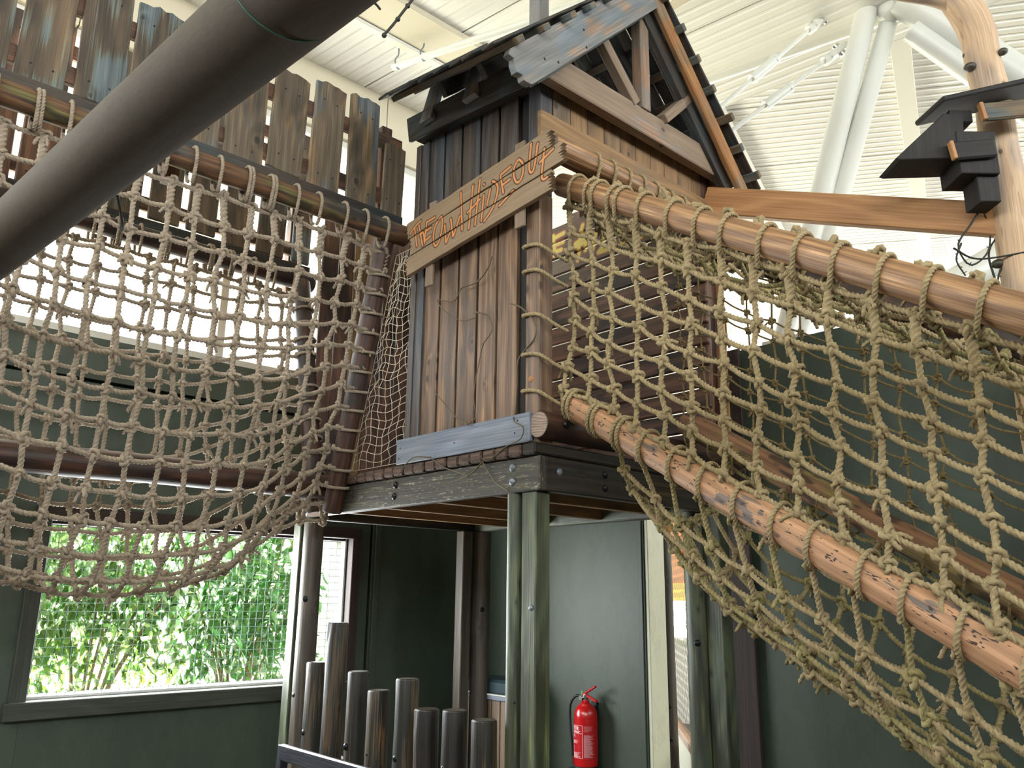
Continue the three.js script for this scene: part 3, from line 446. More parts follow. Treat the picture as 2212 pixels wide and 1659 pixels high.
  box(wg, 'band_board', M.gableTan, [0.735, 4.045, 0.025], [1.54, 0.165, 0.035], 0, { c: 0.006 }); box(wg, 'band_board', M.bargeOrange, [0.8, 3.93, 0.005], [1.44, 0.09, 0.03], 0);
  box(wg, 'tie_beam', M.tieGrey, [0.78, 4.355, 0.085], [1.74, 0.17, 0.07], 0, { c: 0.006 });
  // far wall of lapped boards seen through the doorway, with narrow gaps
  const wi = sub(tower, 'lapped_wall');
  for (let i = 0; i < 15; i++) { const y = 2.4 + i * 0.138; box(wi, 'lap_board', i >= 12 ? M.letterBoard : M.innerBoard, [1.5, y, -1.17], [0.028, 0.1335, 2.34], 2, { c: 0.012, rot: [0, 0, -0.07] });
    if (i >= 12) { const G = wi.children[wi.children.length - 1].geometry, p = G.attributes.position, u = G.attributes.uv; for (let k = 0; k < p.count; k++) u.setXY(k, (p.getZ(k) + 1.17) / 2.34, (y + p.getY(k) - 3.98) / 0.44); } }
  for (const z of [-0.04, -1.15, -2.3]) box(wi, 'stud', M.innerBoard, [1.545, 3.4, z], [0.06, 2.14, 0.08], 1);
  const wb = sub(tower, 'rear_wall'); for (let i = 0; i < 11; i++) box(wb, 'wall_board', i % 4 === 2 ? M.gableTan : M.innerBoard, [0.12 + i * 0.136, 3.42, -2.36], [0.13, 2.14, 0.025], 1);  // every fourth board tan: orange lit patches put into the board colour
  box(tower, 'corner_post', M.innerBoard, [1.55, 3.35, -0.05], [0.1, 2.03, 0.1], 1); box(tower, 'corner_board', M.paleTimber, [1.61, 3.35, 0.0], [0.025, 2.03, 0.09], 1);
  box(tower, 'corner_post', M.boardDark, [0.05, 3.37, -1.06], [0.08, 2.07, 0.08], 1); box(tower, 'corner_post', M.innerBoard, [1.55, 3.35, -2.3], [0.1, 2.03, 0.1], 1);
  box(tower, 'mast_post', M.bargeBlue, [0.425, 4.14, -0.45], [0.095, 3.64, 0.095], 1, { c: 0.006 });
  // roof: rafters, battens and thin boards; ridge along z at x = 0.74
  const rf = sub(tower, 'roof'), RX = 0.74, RY = 5.2, S = Math.tan(44 * Math.PI / 180), c44 = Math.cos(44 * Math.PI / 180), s44 = Math.sin(44 * Math.PI / 180);
  // the left eave and the ridge climb a little towards the back; point t down the slope (0 ridge, 1 eave), up above the rafter line
  const slope = (s, t, up, z) => { const k = (0.2 - z) / 1.4, rx = RX, ry = RY + 0.12 * k, ex = s < 0 ? -0.4 + 0.13 * k : 1.74, ey = s < 0 ? 4.17 + 0.36 * k : 4.22 + 0.1 * k, l = Math.hypot(ex - rx, ey - ry), nx = s * (ry - ey) / l, ny = Math.abs(ex - rx) / l; return V(rx + (ex - rx) * t + nx * up, ry + (ey - ry) * t + ny * up, z); };
  for (const s of [-1, 1]) {
    const down = V(s * c44, -s44, 0);
    for (const z of s < 0 ? [-0.2, -0.6] : [-0.2, -0.6, -0.95]) timber(rf, 'rafter', M.roofDark, slope(s, 0, 0, z), slope(s, 0.9, 0, z), 0.045, 0.09, { side: V(0, 0, 1) });
    for (let i = 0; i < 7; i++) { const t = 0.05 + i * 0.15; timber(rf, 'batten', M.batten, slope(s, t, 0.065, -1.0), slope(s, t, 0.065, 0.26 + rr(0, 0.05)), 0.05, 0.035, { side: down }); }
    for (let i = 0; i < 14; i++) { const z = 0.24 - (i + 0.5) * 0.091 + rr(-0.004, 0.004); if (s > 0 && i === 2) continue; const e = 1.04 + rr(-0.04, 0.05), u = 0.092 + rr(0, 0.006); timber(rf, 'roof_board', M.roofDark, slope(s, -0.03, u, z), slope(s, e, u, z), 0.086, 0.014, { side: V(0, 0, 1), c: 0.003 }); }
    for (let i = 0; i < 5; i++) { const t = 0.2 + 0.19 * i; timber(rf, 'cover_strip', M.roofDark, slope(s, t, 0.11, -1.0 + rr(0, 0.2)), slope(s, t, 0.11, 0.1 + rr(-0.3, 0.1)), 0.11, 0.012, { side: down }); }
  }
  const at = (x, y, z = 0.19) => V(x, y, z);
  { const sh = new THREE.Shape(), L = Math.hypot(1.1, 1.07); [[0.035, -0.095], [L, -0.095], [L, 0.095], [0.02, 0.095], [-0.012, 0.08], [0.012, 0.05], [-0.008, 0.03], [-0.022, -0.01], [0.008, -0.035], [-0.004, -0.06], [0.014, -0.08]].forEach(([x, y], i) => (i ? sh.lineTo(x, y) : sh.moveTo(x, y)));
    const G = new THREE.ExtrudeGeometry(sh, { depth: 0.034, bevelEnabled: true, bevelThickness: 0.005, bevelSize: 0.005, bevelSegments: 2 }), u = G.attributes.uv, p = G.attributes.position; for (let k = 0; k < u.count; k++) u.setXY(k, (p.getY(k) + p.getZ(k)) / TA + 0.3, p.getX(k) / TL + 0.2);
    const b = put(rf, 'barge_board', G, M.bargeBlue, [-0.36, 4.13, 0.173]); b.rotation.z = Math.atan2(1.07, 1.1); }
  timber(rf, 'barge_board', M.bargeOrange, at(1.68, 4.19), at(0.78, 5.2), 0.1, 0.045, { side: V(0.75, 0.66, 0), c: 0.01 });
  timber(rf, 'inner_rafter', M.roofDark, at(1.6, 4.2, 0.12), at(0.76, 5.1, 0.12), 0.1, 0.06, { side: V(0.75, 0.66, 0) });
  timber(rf, 'inner_rafter', M.batten, at(-0.2, 4.2, 0.12), at(0.72, 5.1, 0.12), 0.1, 0.06, { side: V(0.75, -0.66, 0) });
  timber(rf, 'king_post', M.tieGrey, at(0.755, 4.43, 0.1), at(0.755, 5.1, 0.1), 0.085, 0.07, { side: V(1, 0, 0) });
  timber(rf, 'strut', M.tieGrey, at(0.68, 4.44, 0.1), at(0.33, 4.79, 0.1), 0.06, 0.07); timber(rf, 'strut', M.tieGrey, at(0.93, 4.44, 0.1), at(1.24, 4.74, 0.1), 0.1, 0.06);
  timber(rf, 'eave_bracket', M.bargeBlue, at(-0.1, 4.4, -0.48), at(-0.02, 4.72, -0.48), 0.12, 0.04, { side: V(0, 0, 1) }); timber(rf, 'eave_bracket', M.bargeBlue, at(-0.1, 4.44, -0.9), at(-0.02, 4.76, -0.9), 0.12, 0.04, { side: V(0, 0, 1) });
  for (const [x, y] of [[-0.18, 4.27], [-0.08, 4.3], [0.12, 4.6], [0.14, 4.5]]) bolt(rf, M.bolt, [x, y, 0.212], [0, 0, 1], 0.008);
}

// ================================================================== LEFT BRIDGE: plank parapets, logs and a hanging net
function handCut(parent, mat, x, y0, y1, z, w, tilt) { // plank with an uneven sawn top and bottom
  const s = new THREE.Shape(), n = 7, h = (y1 - y0) / 2; s.moveTo(-w / 2, -h + 0.006); for (let i = 1; i < n; i++) s.lineTo(-w / 2 + w * i / n, -h + rr(-0.008, 0.008)); s.lineTo(w / 2, -h + 0.006); s.lineTo(w / 2, h - 0.012); for (let i = n - 1; i > 0; i--) s.lineTo(-w / 2 + w * i / n, h + rr(-0.012, 0.01)); s.lineTo(-w / 2, h - 0.012);
  const G = new THREE.ExtrudeGeometry(s, { depth: 0.018, bevelEnabled: true, bevelThickness: 0.003, bevelSize: 0.003, bevelSegments: 1 }), u = G.attributes.uv, p = G.attributes.position, ou = rnd(), ov = rnd(); for (let k = 0; k < u.count; k++) u.setXY(k, (p.getX(k) + p.getZ(k)) / TA + ou, p.getY(k) / TL + ov);
  const m = put(parent, 'plank', G, mat, [x, (y0 + y1) / 2, z - 0.009]); m.rotation.z = tilt; return m;
}
const LB = { near: -1.3, far: -2.5, y: 3.85 };
{
  const g = thing('plank_bridge', 'plank sided log bridge reaching the tower from the left', 'bridge');
  log(g, 'handrail_log', M.logMoss, V(-2.9, LB.y, LB.near), V(0.06, LB.y, LB.near), 0.065, 0.065, { uneven: 0.05 });
  log(g, 'handrail_log', M.logDark, V(-2.9, LB.y, LB.far), V(0.06, LB.y, LB.far), 0.065, 0.065, { uneven: 0.05 });
  log(g, 'floor_log', M.logDark, V(-2.9, 2.25, -1.9), V(0.02, 2.27, -1.9), 0.08, 0.08, { uneven: 0.04 });
  log(g, 'frame_log', M.logDark, V(-0.06, 2.1, -1.8), V(-0.06, 3.82, -1.36), 0.062, 0.062, { uneven: 0.05 });
  log(g, 'frame_log', M.logDark, V(-0.06, 2.1, -2.0), V(-0.06, 3.82, -2.44), 0.062, 0.062, { uneven: 0.05 });
  log(g, 'frame_log', M.logDark, V(-2.66, 2.1, -1.8), V(-2.66, 3.82, -1.36), 0.062); log(g, 'frame_log', M.logDark, V(-2.66, 2.1, -2.0), V(-2.66, 3.82, -2.44), 0.062);
  for (const [z, s, mats] of [[LB.near, 1, [M.fenceBlue, M.fenceBrown]], [LB.far, -1, [M.fenceBrown, M.innerBoard]]]) {
    const par = sub(g, s > 0 ? 'near_parapet' : 'far_parapet');
    box(par, 'bottom_rail', M.roofDark, [-1.4, 3.965, z - 0.07], [2.9, 0.06, 0.08], 0);
    for (const y of s > 0 ? [4.12, 4.52] : [4.12, 4.6, 5.0]) box(par, 'rail', M.innerBoard, [-1.4, y, z - 0.095], [2.9, 0.1, 0.035], 0);
    for (const x of [-0.05, -1.4, -2.75]) box(par, 'rail_post', M.innerBoard, [x, s > 0 ? 4.2 : 4.45, z - 0.15], [0.08, s > 0 ? 0.9 : 1.3, 0.07], 1);
    for (let i = 0; i < 11; i++) {
      const x = i === 0 ? -0.02 : 0.0 - i * 0.262, w = i === 0 ? 0.15 : rr(0.205, 0.235), y0 = 3.99 + rr(-0.03, 0.03), y1 = s < 0 ? 5.12 + rr(-0.04, 0.05) : i === 0 ? 4.5 : 4.7 + rr(-0.05, 0.06), m = i < 6 ? mats[0] : mats[1];
      const tilt = rr(-0.025, 0.025); if (s > 0) handCut(par, m, x, y0, y1, z - 0.063, w, tilt); else box(par, 'plank', m, [x, (y0 + y1) / 2, z - 0.063], [w, y1 - y0, 0.024], 1, { c: 0.007, rot: [0, 0, tilt] });
      for (const [dx, dy] of [[-0.05, 0.1], [0.05, 0.1], [-0.04, (y1 - y0) - 0.12], [0.05, (y1 - y0) - 0.13]]) { const b = bolt(par, M.bolt, [x + dx, y0 + dy, z - 0.051], [0, 0, 1], 0.006); }
    }
  }
}
{ // the net: V shaped at the frames, a deep belly between them
  const g = thing('rope_net', 'wide knotted rope net sagging below the left plank bridge', 'net');
  const nodes = [], NC = 18, NR = 29;
  for (let i = 0; i < NC; i++) {
    const X = -0.06 - i * 0.153, s = clamp01((-0.06 - X) / 2.6), dEnd = Math.min(-0.06 - X, X + 2.66), w = sstep(-0.05, 0.75, dEnd), belly = 2.06 - 0.47 * Math.pow(Math.max(0, Math.sin(Math.PI * s)), 0.75);
    const pts = []; for (let k = 0; k <= 240; k++) {
      const t = k / 240, a = Math.abs(t - 0.5) * 2, vz = -1.9 + (t < 0.5 ? 1 : -1) * (0.1 + 0.46 * a) * Math.min(1, a * 6), vy = 2.06 + 1.66 * a, uz = -1.9 + 0.57 * Math.cos(Math.PI * t), uy = 3.72 - (3.72 - belly) * Math.pow(Math.max(0, Math.sin(Math.PI * t)), 0.78);
      pts.push(V(X, vy + (uy - vy) * w, vz + (uz - vz) * w));
    }
    const cum = [0]; for (let k = 1; k < pts.length; k++) cum.push(cum[k - 1] + pts[k].distanceTo(pts[k - 1]));
    const col = []; let k = 0; for (let j = 0; j < NR; j++) { const q = cum[240] * j / (NR - 1); while (k < 239 && cum[k + 1] < q) k++; const p = pts[k].clone().lerp(pts[k + 1], (q - cum[k]) / Math.max(1e-6, cum[k + 1] - cum[k])); const e = i === 0 || i === NC - 1 ? 0.3 : 1; p.add(V(rr(-1, 1) * 0.014 * e, rr(-1, 1) * 0.01 * e, rr(-1, 1) * 0.012 * e)); col.push(p); }
    nodes.push(col);
  }
  net(g, nodes, 0.0142, [M.ropePale], { heavyTop: 1, knotR: 0.0148, from: CAM });
  for (let i = 0; i < NC - 1; i++) for (const z of [LB.near, LB.far]) for (const o of rnd() < 0.25 ? [0.3, 0.42] : [0.4]) loopRound(g, M.ropePale, V(nodes[i][0].x - 0.153 * o, LB.y, z), V(1, 0, 0.12), 0.065, 0.0105, { drop: 0.05 });
  for (const c of [0, NC - 1]) for (let j = 1; j < NR - 1; j++) { const p = nodes[c][j], t = clamp01((p.y - 2.1) / 1.72); if (p.y < 2.2) continue; const z = p.z > -1.9 ? -1.8 + 0.44 * t : -2.0 - 0.44 * t; loopRound(g, M.ropePale, V(c ? -2.66 : -0.06, p.y - 0.01, z), V(0, 1.72, p.z > -1.9 ? 0.44 : -0.44), 0.062, 0.0105, {}); }
}
{ // fine cord netting closing the gap between bridge and tower wall
  const g = thing('cord_netting', 'fine white cord netting between bridge frame and board wall', 'net', [0.02, 0, 0]), tl = V(0, 3.72, -1.34), tr = V(0, 3.7, -1.13), bl = V(0, 2.36, -1.72), br = V(0, 2.36, -1.07), NC = 8, NR = 28, P = [];
  for (let i = 0; i <= NC; i++) { const c = []; for (let j = 0; j <= NR; j++) { const u = i / NC, v = j / NR, e = (i % NC && j % NR) ? 1 : 0, z0 = -1.34 - 0.38 * v, zz = Math.max(z0, -1.72); c.push(V(rr(-0.012, 0.012) * e - 0.03 * Math.sin(Math.PI * v) * Math.sin(Math.PI * u), 3.72 - 1.36 * v - 0.02 * Math.sin(u * 9 + v * 4) * e, zz + (-1.13 + 0.06 * v - zz) * u + 0.012 * Math.sin(v * 23 + u * 5) * e)); } P.push(c); }
  for (let i = 0; i <= NC; i++) put(g, 'cord', tubeGeo(P[i], 0.002, 4, NR * 2), M.cord);
  for (let j = 0; j <= NR; j++) put(g, 'cord', tubeGeo(P.map((c) => c[j]), 0.002, 4, NC * 2), M.cord);
}
// ================================================================== RIGHT BRIDGE: four sloping logs and nets
const topN = (z, dx = 0) => V(0.159 - 0.093 * z + dx, 3.766 - 0.615 * z, z), botN = (z, dx = 0) => V(0.167 - 0.1123 * z + dx, 2.575 - 0.567 * z, z), WD = 0.95;
const topDir = V(-0.093, -0.615, 1).normalize(), botDir = V(-0.1123, -0.567, 1).normalize();
{
  const rail = (name, label, mat, p, q, r, u) => { const m = log(scene, numbered(name), mat, p, q, r, r, { uneven: u ?? 0.03, seg: 28 }); tag(m, label, 'log rail'); return m; };
  rail('log_rail', 'smooth tan upper log nearest the viewer, sloping down to the right', M.logSmooth, topN(0.0), topN(3.05), 0.064);
  rail('log_rail', 'upper log on the far side of the sloping net bridge', M.logDark, topN(0.0, WD), topN(3.05, WD), 0.06);
  rail('log_rail', 'peeled orange lower log with dark bark flecks, near side', M.logRaw, botN(0.08), botN(3.05), 0.07, 0.06);
  rail('log_rail', 'lower log on the far side of the sloping net bridge', M.logFar, botN(0.08, WD).add(V(0, 0.05, 0)), botN(3.05, WD), 0.07, 0.06);
  rail('log_rail', 'short blue and brown cross log under the gable wall', M.logSmooth, V(-0.02, 3.895, 0.1), V(1.5, 3.93, 0.1), 0.058);
  for (const dx of [0, WD]) { const p = log(scene, numbered('bridge_post'), M.postBrown, V(topN(3.12, dx).x, 0, 3.12), V(topN(3.12, dx).x, 2.05, 3.12), 0.06); tag(p, dx ? 'round post at the far foot of the sloping net bridge' : 'round post at the near foot of the sloping net bridge', 'post'); }
  const Z = []; for (let i = 0; i < 18; i++) Z.push(0.06 + 0.16 * i);
  const grid = (NR, f, jit) => Z.map((z, i) => { const c = []; for (let j = 0; j <= NR; j++) { const p = f(z, j / NR, i, j); p.add(V(rr(-1, 1) * jit, rr(-1, 1) * jit, rr(-1, 1) * jit)); c.push(p); } return c; });
  { // near side
    const g = thing('rope_net', 'thick tan knotted net wall on the near side of the sloping bridge', 'net');
    const N = grid(8, (z, t) => { const a = topN(z).add(V(0.0, -0.105, 0)), b = botN(z).add(V(-0.035, 0.075, 0)), p = a.lerp(b, Math.pow(t, 0.92)); p.x += 0.04 * Math.sin(Math.PI * t) - 0.03 * Math.sin(Math.PI * t) * (z < 0.3 ? 0 : 1); return p; }, 0.014);
    net(g, N, 0.0125, [M.ropeTan], { heavyTop: 1, knotR: 0.0142, from: CAM });
    for (let i = 0; i < 18; i++) { const z = Z[i] + 0.07 + rr(-0.015, 0.015); loopRound(g, M.ropeTan, topN(z), topDir.clone().add(V(0.1, 0.12, 0)), 0.064, 0.0105, { drop: 0.03 }); if (i === 1 || i === 2) loopRound(g, M.ropeTan, topN(z - 0.05), topDir.clone().add(V(0.1, 0.12, 0)), 0.064, 0.0105, { drop: 0.03 }); const zb = Z[i] + 0.05 + rr(-0.02, 0.02); loopRound(g, M.ropeTan, botN(zb), botDir.clone().add(V(0.05, 0.2, 0)), 0.07, 0.0105, { turns: i < 3 ? 2 : 1, gap: 0.03 }); }
    for (const y of [3.36, 3.22, 2.98, 2.77, 2.58]) rope(g, 'lashing', M.ropeTan, [V(0.1, y + 0.02, -0.115), V(-0.012, y + 0.022, -0.112), V(-0.014, y + 0.018, -0.05), V(-0.01, y, 0.01), V(0.06, y - 0.045, 0.05), V(0.13, y - 0.07, 0.07)], 0.0105);
  }
  { const g = thing('rope_net', 'thin dark net wall on the far side of the sloping bridge', 'net');
    const N = grid(9, (z, t) => topN(z, WD).add(V(0, -0.08, 0)).lerp(botN(z, WD).add(V(0, 0.08, 0)), t), 0.012);
    net(g, N, 0.0058, [M.ropeThin], { knotR: 0.009, from: CAM, maxKnots: 200 });
    for (let i = 0; i < 18; i++) { loopRound(g, M.ropeThin, topN(Z[i] + 0.07, WD), topDir, 0.06, 0.006); loopRound(g, M.ropeThin, botN(Z[i] + 0.06, WD), botDir.clone().add(V(0.05, 0.2, 0)), 0.072, 0.006); } }
  { const g = thing('rope_net', 'mossy floor net hanging in a trough under the sloping bridge', 'net');
    const N = grid(12, (z, t) => { const s = 0.52 * sstep(0.0, 0.7, z) + 0.03, a = botN(z).x, y = botN(z).y; return V(a + 0.02 + (WD - 0.04) * (t - 0.05 * Math.sin(2 * Math.PI * t)), y - 0.07 - s * Math.pow(Math.max(0, Math.sin(Math.PI * t)), 0.72), z); }, 0.014).slice(2);
    net(g, N, 0.0118, [M.ropeGreen, M.ropeTan], { knotR: 0.0138, from: CAM, maxKnots: 250 }); }
  { const g = thing('rope_net', 'loose roof net slung between the two upper sloping logs', 'net');
    const N = grid(8, (z, t) => { const s = 0.19, p = topN(z); return V(p.x + 0.03 + (WD - 0.06) * t, p.y - 0.03 - s * Math.sin(Math.PI * t), z); }, 0.02);
    net(g, N, 0.0115, [M.ropeTan, M.ropeGreen], { knotR: 0.014, from: CAM, maxKnots: 170 });
    for (let k = 0; k < 9; k++) loopRound(g, M.ropeTan, V(0.3 + 0.13 * k, 3.902 + 0.003 * k, 0.1), V(1, 0, 0.15), 0.058, 0.0095, { drop: 0.05 }); 
    for (let k = 0; k < 16; k++) { const p = topN(0.25 + 0.16 * k).add(V(0.03, 0.075, 0)), m = put(g, 'knot', knotGeos(0.014)[k % 4], M.ropeTan, [p.x, p.y, p.z]); m.rotation.set(rr(0, 3), rr(0, 6), rr(0, 3)); m.scale.setScalar(1.15); } }
}
{ const m = timber(scene, numbered('planed_timber'), M.paleTimber, V(1.5, 4.13, 0.02), V(1.80, 3.53, 1.66), 0.06, 0.18, { c: 0.006 }); tag(m, 'pale planed timber beam from tower corner to the bare tree', 'beam'); }
// ================================================================== SIGN, VINES, TREE
{
  const a = 5.5 * Math.PI / 180, g = thing('hanging_sign', 'three plank wooden sign lettered in orange on the board wall', 'sign', [-0.045, 3.48, -1.09]);
  g.quaternion.setFromRotationMatrix(new THREE.Matrix4().makeBasis(V(0, Math.sin(a), Math.cos(a)), V(0, Math.cos(a), -Math.sin(a)), V(-1, 0, 0)));
  const plank = (v0, v1, l, r, jag) => {
    const s = new THREE.Shape(), n = 5, P = []; P.push([l + 0.012, v0]); for (let i = 1; i < 12; i++) P.push([l + (r - l) * i / 12, v0 + rr(-0.0025, 0.0025)]); P.push([r - 0.02, v0]);
    for (let i = 0; i <= n; i++) { const v = v0 + (v1 - v0) * (i + 0.5) / (n + 1); P.push([r - rr(0, 0.012), v - 0.006]); if (i < n) P.push([r - jag * rr(0.5, 1), v + 0.004]); }
    P.push([r - 0.015, v1]); for (let i = 11; i > 0; i--) P.push([l + (r - l) * i / 12, v1 + rr(-0.0025, 0.0025)]); P.push([l + 0.01, v1]);
    for (let i = 0; i < 3; i++) { const v = v1 - (v1 - v0) * (i + 0.6) / 3.6; P.push([l + rr(0, 0.006), v + 0.01]); P.push([l + rr(0.012, 0.025), v]); }
    P.forEach(([x, y], i) => (i ? s.lineTo(x, y) : s.moveTo(x, y)));
    const G = new THREE.ExtrudeGeometry(s, { depth: 0.02, bevelEnabled: true, bevelThickness: 0.005, bevelSize: 0.003, bevelSegments: 2 }), p = G.attributes.position, u = G.attributes.uv; for (let k = 0; k < p.count; k++) u.setXY(k, p.getX(k) / 1.4, p.getY(k) / 0.4);
    return put(g, 'sign_board', G, M.sign, [0, 0, 0.008]);
  };
  plank(0.0, 0.108, 0.0, 1.27, 0.045); plank(0.121, 0.228, 0.05, 1.36, 0.05); plank(0.241, 0.345, 0.02, 1.285, 0.05);
  box(g, 'batten', M.tieGrey, [0.22, 0.14, -0.004], [0.07, 0.54, 0.02], 1, { rot: [0, 0, -0.12] }); box(g, 'batten', M.tieGrey, [1.0, 0.16, -0.004], [0.075, 0.5, 0.02], 1, { rot: [0, 0, -0.09] });
}
const VINES = [[[3.41, -0.364], [3.351, -0.393], [3.299, -0.498], [3.295, -0.632], [3.241, -0.692], [3.285, -0.859], [3.212, -0.798], [3.094, -0.602], [3.086, -0.49]], [[3.126, -0.511], [3.078, -0.404], [2.983, -0.355], [2.919, -0.418], [2.799, -0.463], [2.65, -0.489], [2.524, -0.491], [2.479, -0.478]], [[2.479, -0.478], [2.546, -0.638], [2.657, -0.767], [2.718, -0.839]], [[3.093, -0.204], [3.057, -0.135], [2.928, -0.014], [2.869, -0.023], [2.816, -0.114], [2.774, -0.148], [2.641, -0.156], [2.524, -0.171], [2.446, -0.126], [2.4, -0.052], [2.356, -0.068], [2.327, -0.202], [2.272, -0.341], [2.288, -0.378]], [[2.276, -0.378], [2.213, -0.468], [2.241, -0.584], [2.279, -0.705], [2.336, -0.812]], [[2.264, -0.377], [2.16, -0.285], [2.132, -0.232], [2.105, -0.18]], [[2.207, -0.479], [2.192, -0.641], [2.189, -0.741]], [[2.341, -0.812], [2.353, -0.963], [2.263, -1.124]]];
{
  const mk = (idx, label, mat) => { const g = thing('dry_vine', label, 'vine'); idx.forEach((k) => { const pts = VINES[k].map(([y, z]) => V((y < 2.35 ? -0.03 : y < 2.5 ? -0.05 : 0.0) + rr(-0.018, 0.0), y, z)); put(g, 'stem', tubeGeo(pts, 0.0046, 6, pts.length * 6, 0.0026), mat); pts.forEach((p, i) => { if (i && i % 2) put(g, 'thorn', new THREE.ConeGeometry(0.0022, 0.014, 5), mat, [p.x - 0.004, p.y + 0.004, p.z]).rotation.set(rr(0, 3), 0, rr(0.6, 2)); }); }); };
  mk([0, 1, 2], 'dry twig vine climbing the middle of the board wall', M.twig); mk([3], 'dry twig vine beside the corner post of the tower', M.twig); mk([4, 5, 6, 7], 'dry twigs trailing over the platform edge beam', M.twig);
}
{
  const g = thing('bare_tree', 'pale bare tree trunk with bent limb at the right edge', 'tree', [1.82, 0, 1.66]);
  const limb = (name, pts, r, r1, n) => { const G = tubeGeo(pts, r, 18, n, r1), u = G.attributes.uv, p = G.attributes.position, no = lattice(Math.floor(rnd() * 999)), C = new THREE.CatmullRomCurve3(pts, false, 'centripetal'), L = C.getLength(), nr = G.attributes.normal; for (let k = 0; k < u.count; k++) { const a = u.getX(k), b = u.getY(k), d = (no((b % 1) * 5, a * L * 4, 5, 99) - 0.5) * r * 0.28; p.setXYZ(k, p.getX(k) + nr.getX(k) * d, p.getY(k) + nr.getY(k) * d, p.getZ(k) + nr.getZ(k) * d); u.setXY(k, b, a * L / TL); } G.computeVertexNormals(); return put(g, name, G, M.bark); };
  limb('trunk', [V(0.05, 0, 0), V(0.03, 1.5, 0), V(0.0, 3.3, 0.0), V(0.01, 3.9, 0.0), V(0.0, 4.4, -0.01), V(-0.03, 4.72, -0.03), V(-0.16, 4.98, -0.13), V(-0.35, 5.2, -0.3)], 0.1, 0.09, 60);
  limb('limb', [V(-0.05, 4.78, -0.04), V(-0.14, 4.87, -0.12), V(-0.32, 4.92, -0.28), V(-0.6, 4.98, -0.52)], 0.05, 0.03, 24);
  for (const [x, y, z, s] of [[-0.05, 4.55, -0.08, 0.022], [-0.1, 4.44, -0.06, 0.03], [-0.02, 4.5, 0.085, 0.025], [-0.07, 3.72, -0.06, 0.018], [-0.06, 3.3, -0.07, 0.03]]) { const k = put(g, 'knot_stub', new THREE.SphereGeometry(s, 12, 8), M.postBrown, [x, y, z]); k.scale.set(1, 0.8, 1.1); }
}
{
  const e = V(0.737, 0, 0.676), f = V(0.676, 0, -0.737), g = thing('owl_box', 'dark wooden owl box with slanted roof boards on the bare tree', 'nest box', [1.5, 3.85, 1.56]);
  g.quaternion.setFromRotationMatrix(new THREE.Matrix4().makeBasis(e, V(0, 1, 0), f.clone().negate())); // local x to the right, z towards the viewer
  box(g, 'box_body', M.blackWood, [0.07, -0.02, -0.06], [0.2, 0.24, 0.2], 1); box(g, 'box_skirt', M.blackWood, [0.12, -0.2, -0.06], [0.11, 0.16, 0.14], 1);
  box(g, 'roof_board', M.blackWood, [0.2, 0.33, -0.02], [0.66, 0.03, 0.3], 0, { rot: [0.12, 0, 0.24], c: 0.008 }); box(g, 'roof_prop', M.blackWood, [0.02, 0.2, -0.06], [0.12, 0.07, 0.16], 0);
  const tri = new THREE.Shape([[-0.345, -0.055], [-0.33, -0.06], [0.0, -0.045], [0.02, 0.2], [-0.075, 0.2]].map(([x, y]) => new THREE.Vector2(x, y))), tg = new THREE.ExtrudeGeometry(tri, { depth: 0.2, bevelEnabled: true, bevelThickness: 0.004, bevelSize: 0.004, bevelSegments: 1 }); put(g, 'gable_board', tg, M.blackWood, [0, 0, -0.17]);
  box(g, 'side_board', M.batten, [0.32, 0.22, 0.06], [0.42, 0.1, 0.03], 0, { rot: [0, 0, 0.12], c: 0.01 }); box(g, 'side_board', M.blackWood, [0.04, -0.02, 0.06], [0.22, 0.1, 0.03], 0, { rot: [0, 0, 0.1], c: 0.01 });
  box(g, 'broken_end', M.paleTimber, [0.105, 0.195, 0.066], [0.02, 0.1, 0.036], 1, { rot: [0, 0, 0.16] }); box(g, 'broken_end', M.paleTimber, [-0.075, -0.03, 0.066], [0.02, 0.1, 0.036], 1, { rot: [0, 0, 0.14] });
}
{
  const g = thing('thorny_vine', 'dark thorny stems looped around the bare tree trunk', 'vine', [1.82, 0, 1.66]);
  const L = [[[-0.12, 3.62, -0.08], [-0.18, 3.5, -0.14], [-0.24, 3.38, -0.19], [-0.2, 3.28, -0.16], [-0.1, 3.36, -0.1], [-0.05, 3.52, -0.09], [-0.1, 3.62, -0.1]], [[-0.28, 3.36, -0.2], [-0.16, 3.32, -0.14], [-0.04, 3.33, 0.09], [0.1, 3.37, 0.16]], [[-0.07, 3.2, -0.09], [-0.05, 3.4, -0.1], [0.0, 3.6, 0.1], [0.06, 3.8, 0.12]], [[-0.02, 3.02, -0.09], [-0.06, 3.25, -0.07], [0.0, 3.45, 0.1], [0.09, 3.66, 0.1]], [[-0.22, 3.4, -0.18], [-0.26, 3.3, -0.2], [-0.22, 3.22, -0.18]]];
  for (const p of L) { const pts = p.map((q) => V(...q)); put(g, 'stem', tubeGeo(pts, 0.006, 6, 30, 0.004), M.twigDark); for (let i = 0; i < 5; i++) { const c = new THREE.CatmullRomCurve3(pts).getPoint((i + 0.5) / 5); put(g, 'thorn', new THREE.ConeGeometry(0.003, 0.03, 5), M.twigDark, [c.x, c.y, c.z]).rotation.set(rr(0, 3), rr(0, 3), rr(0, 3)); } }
}
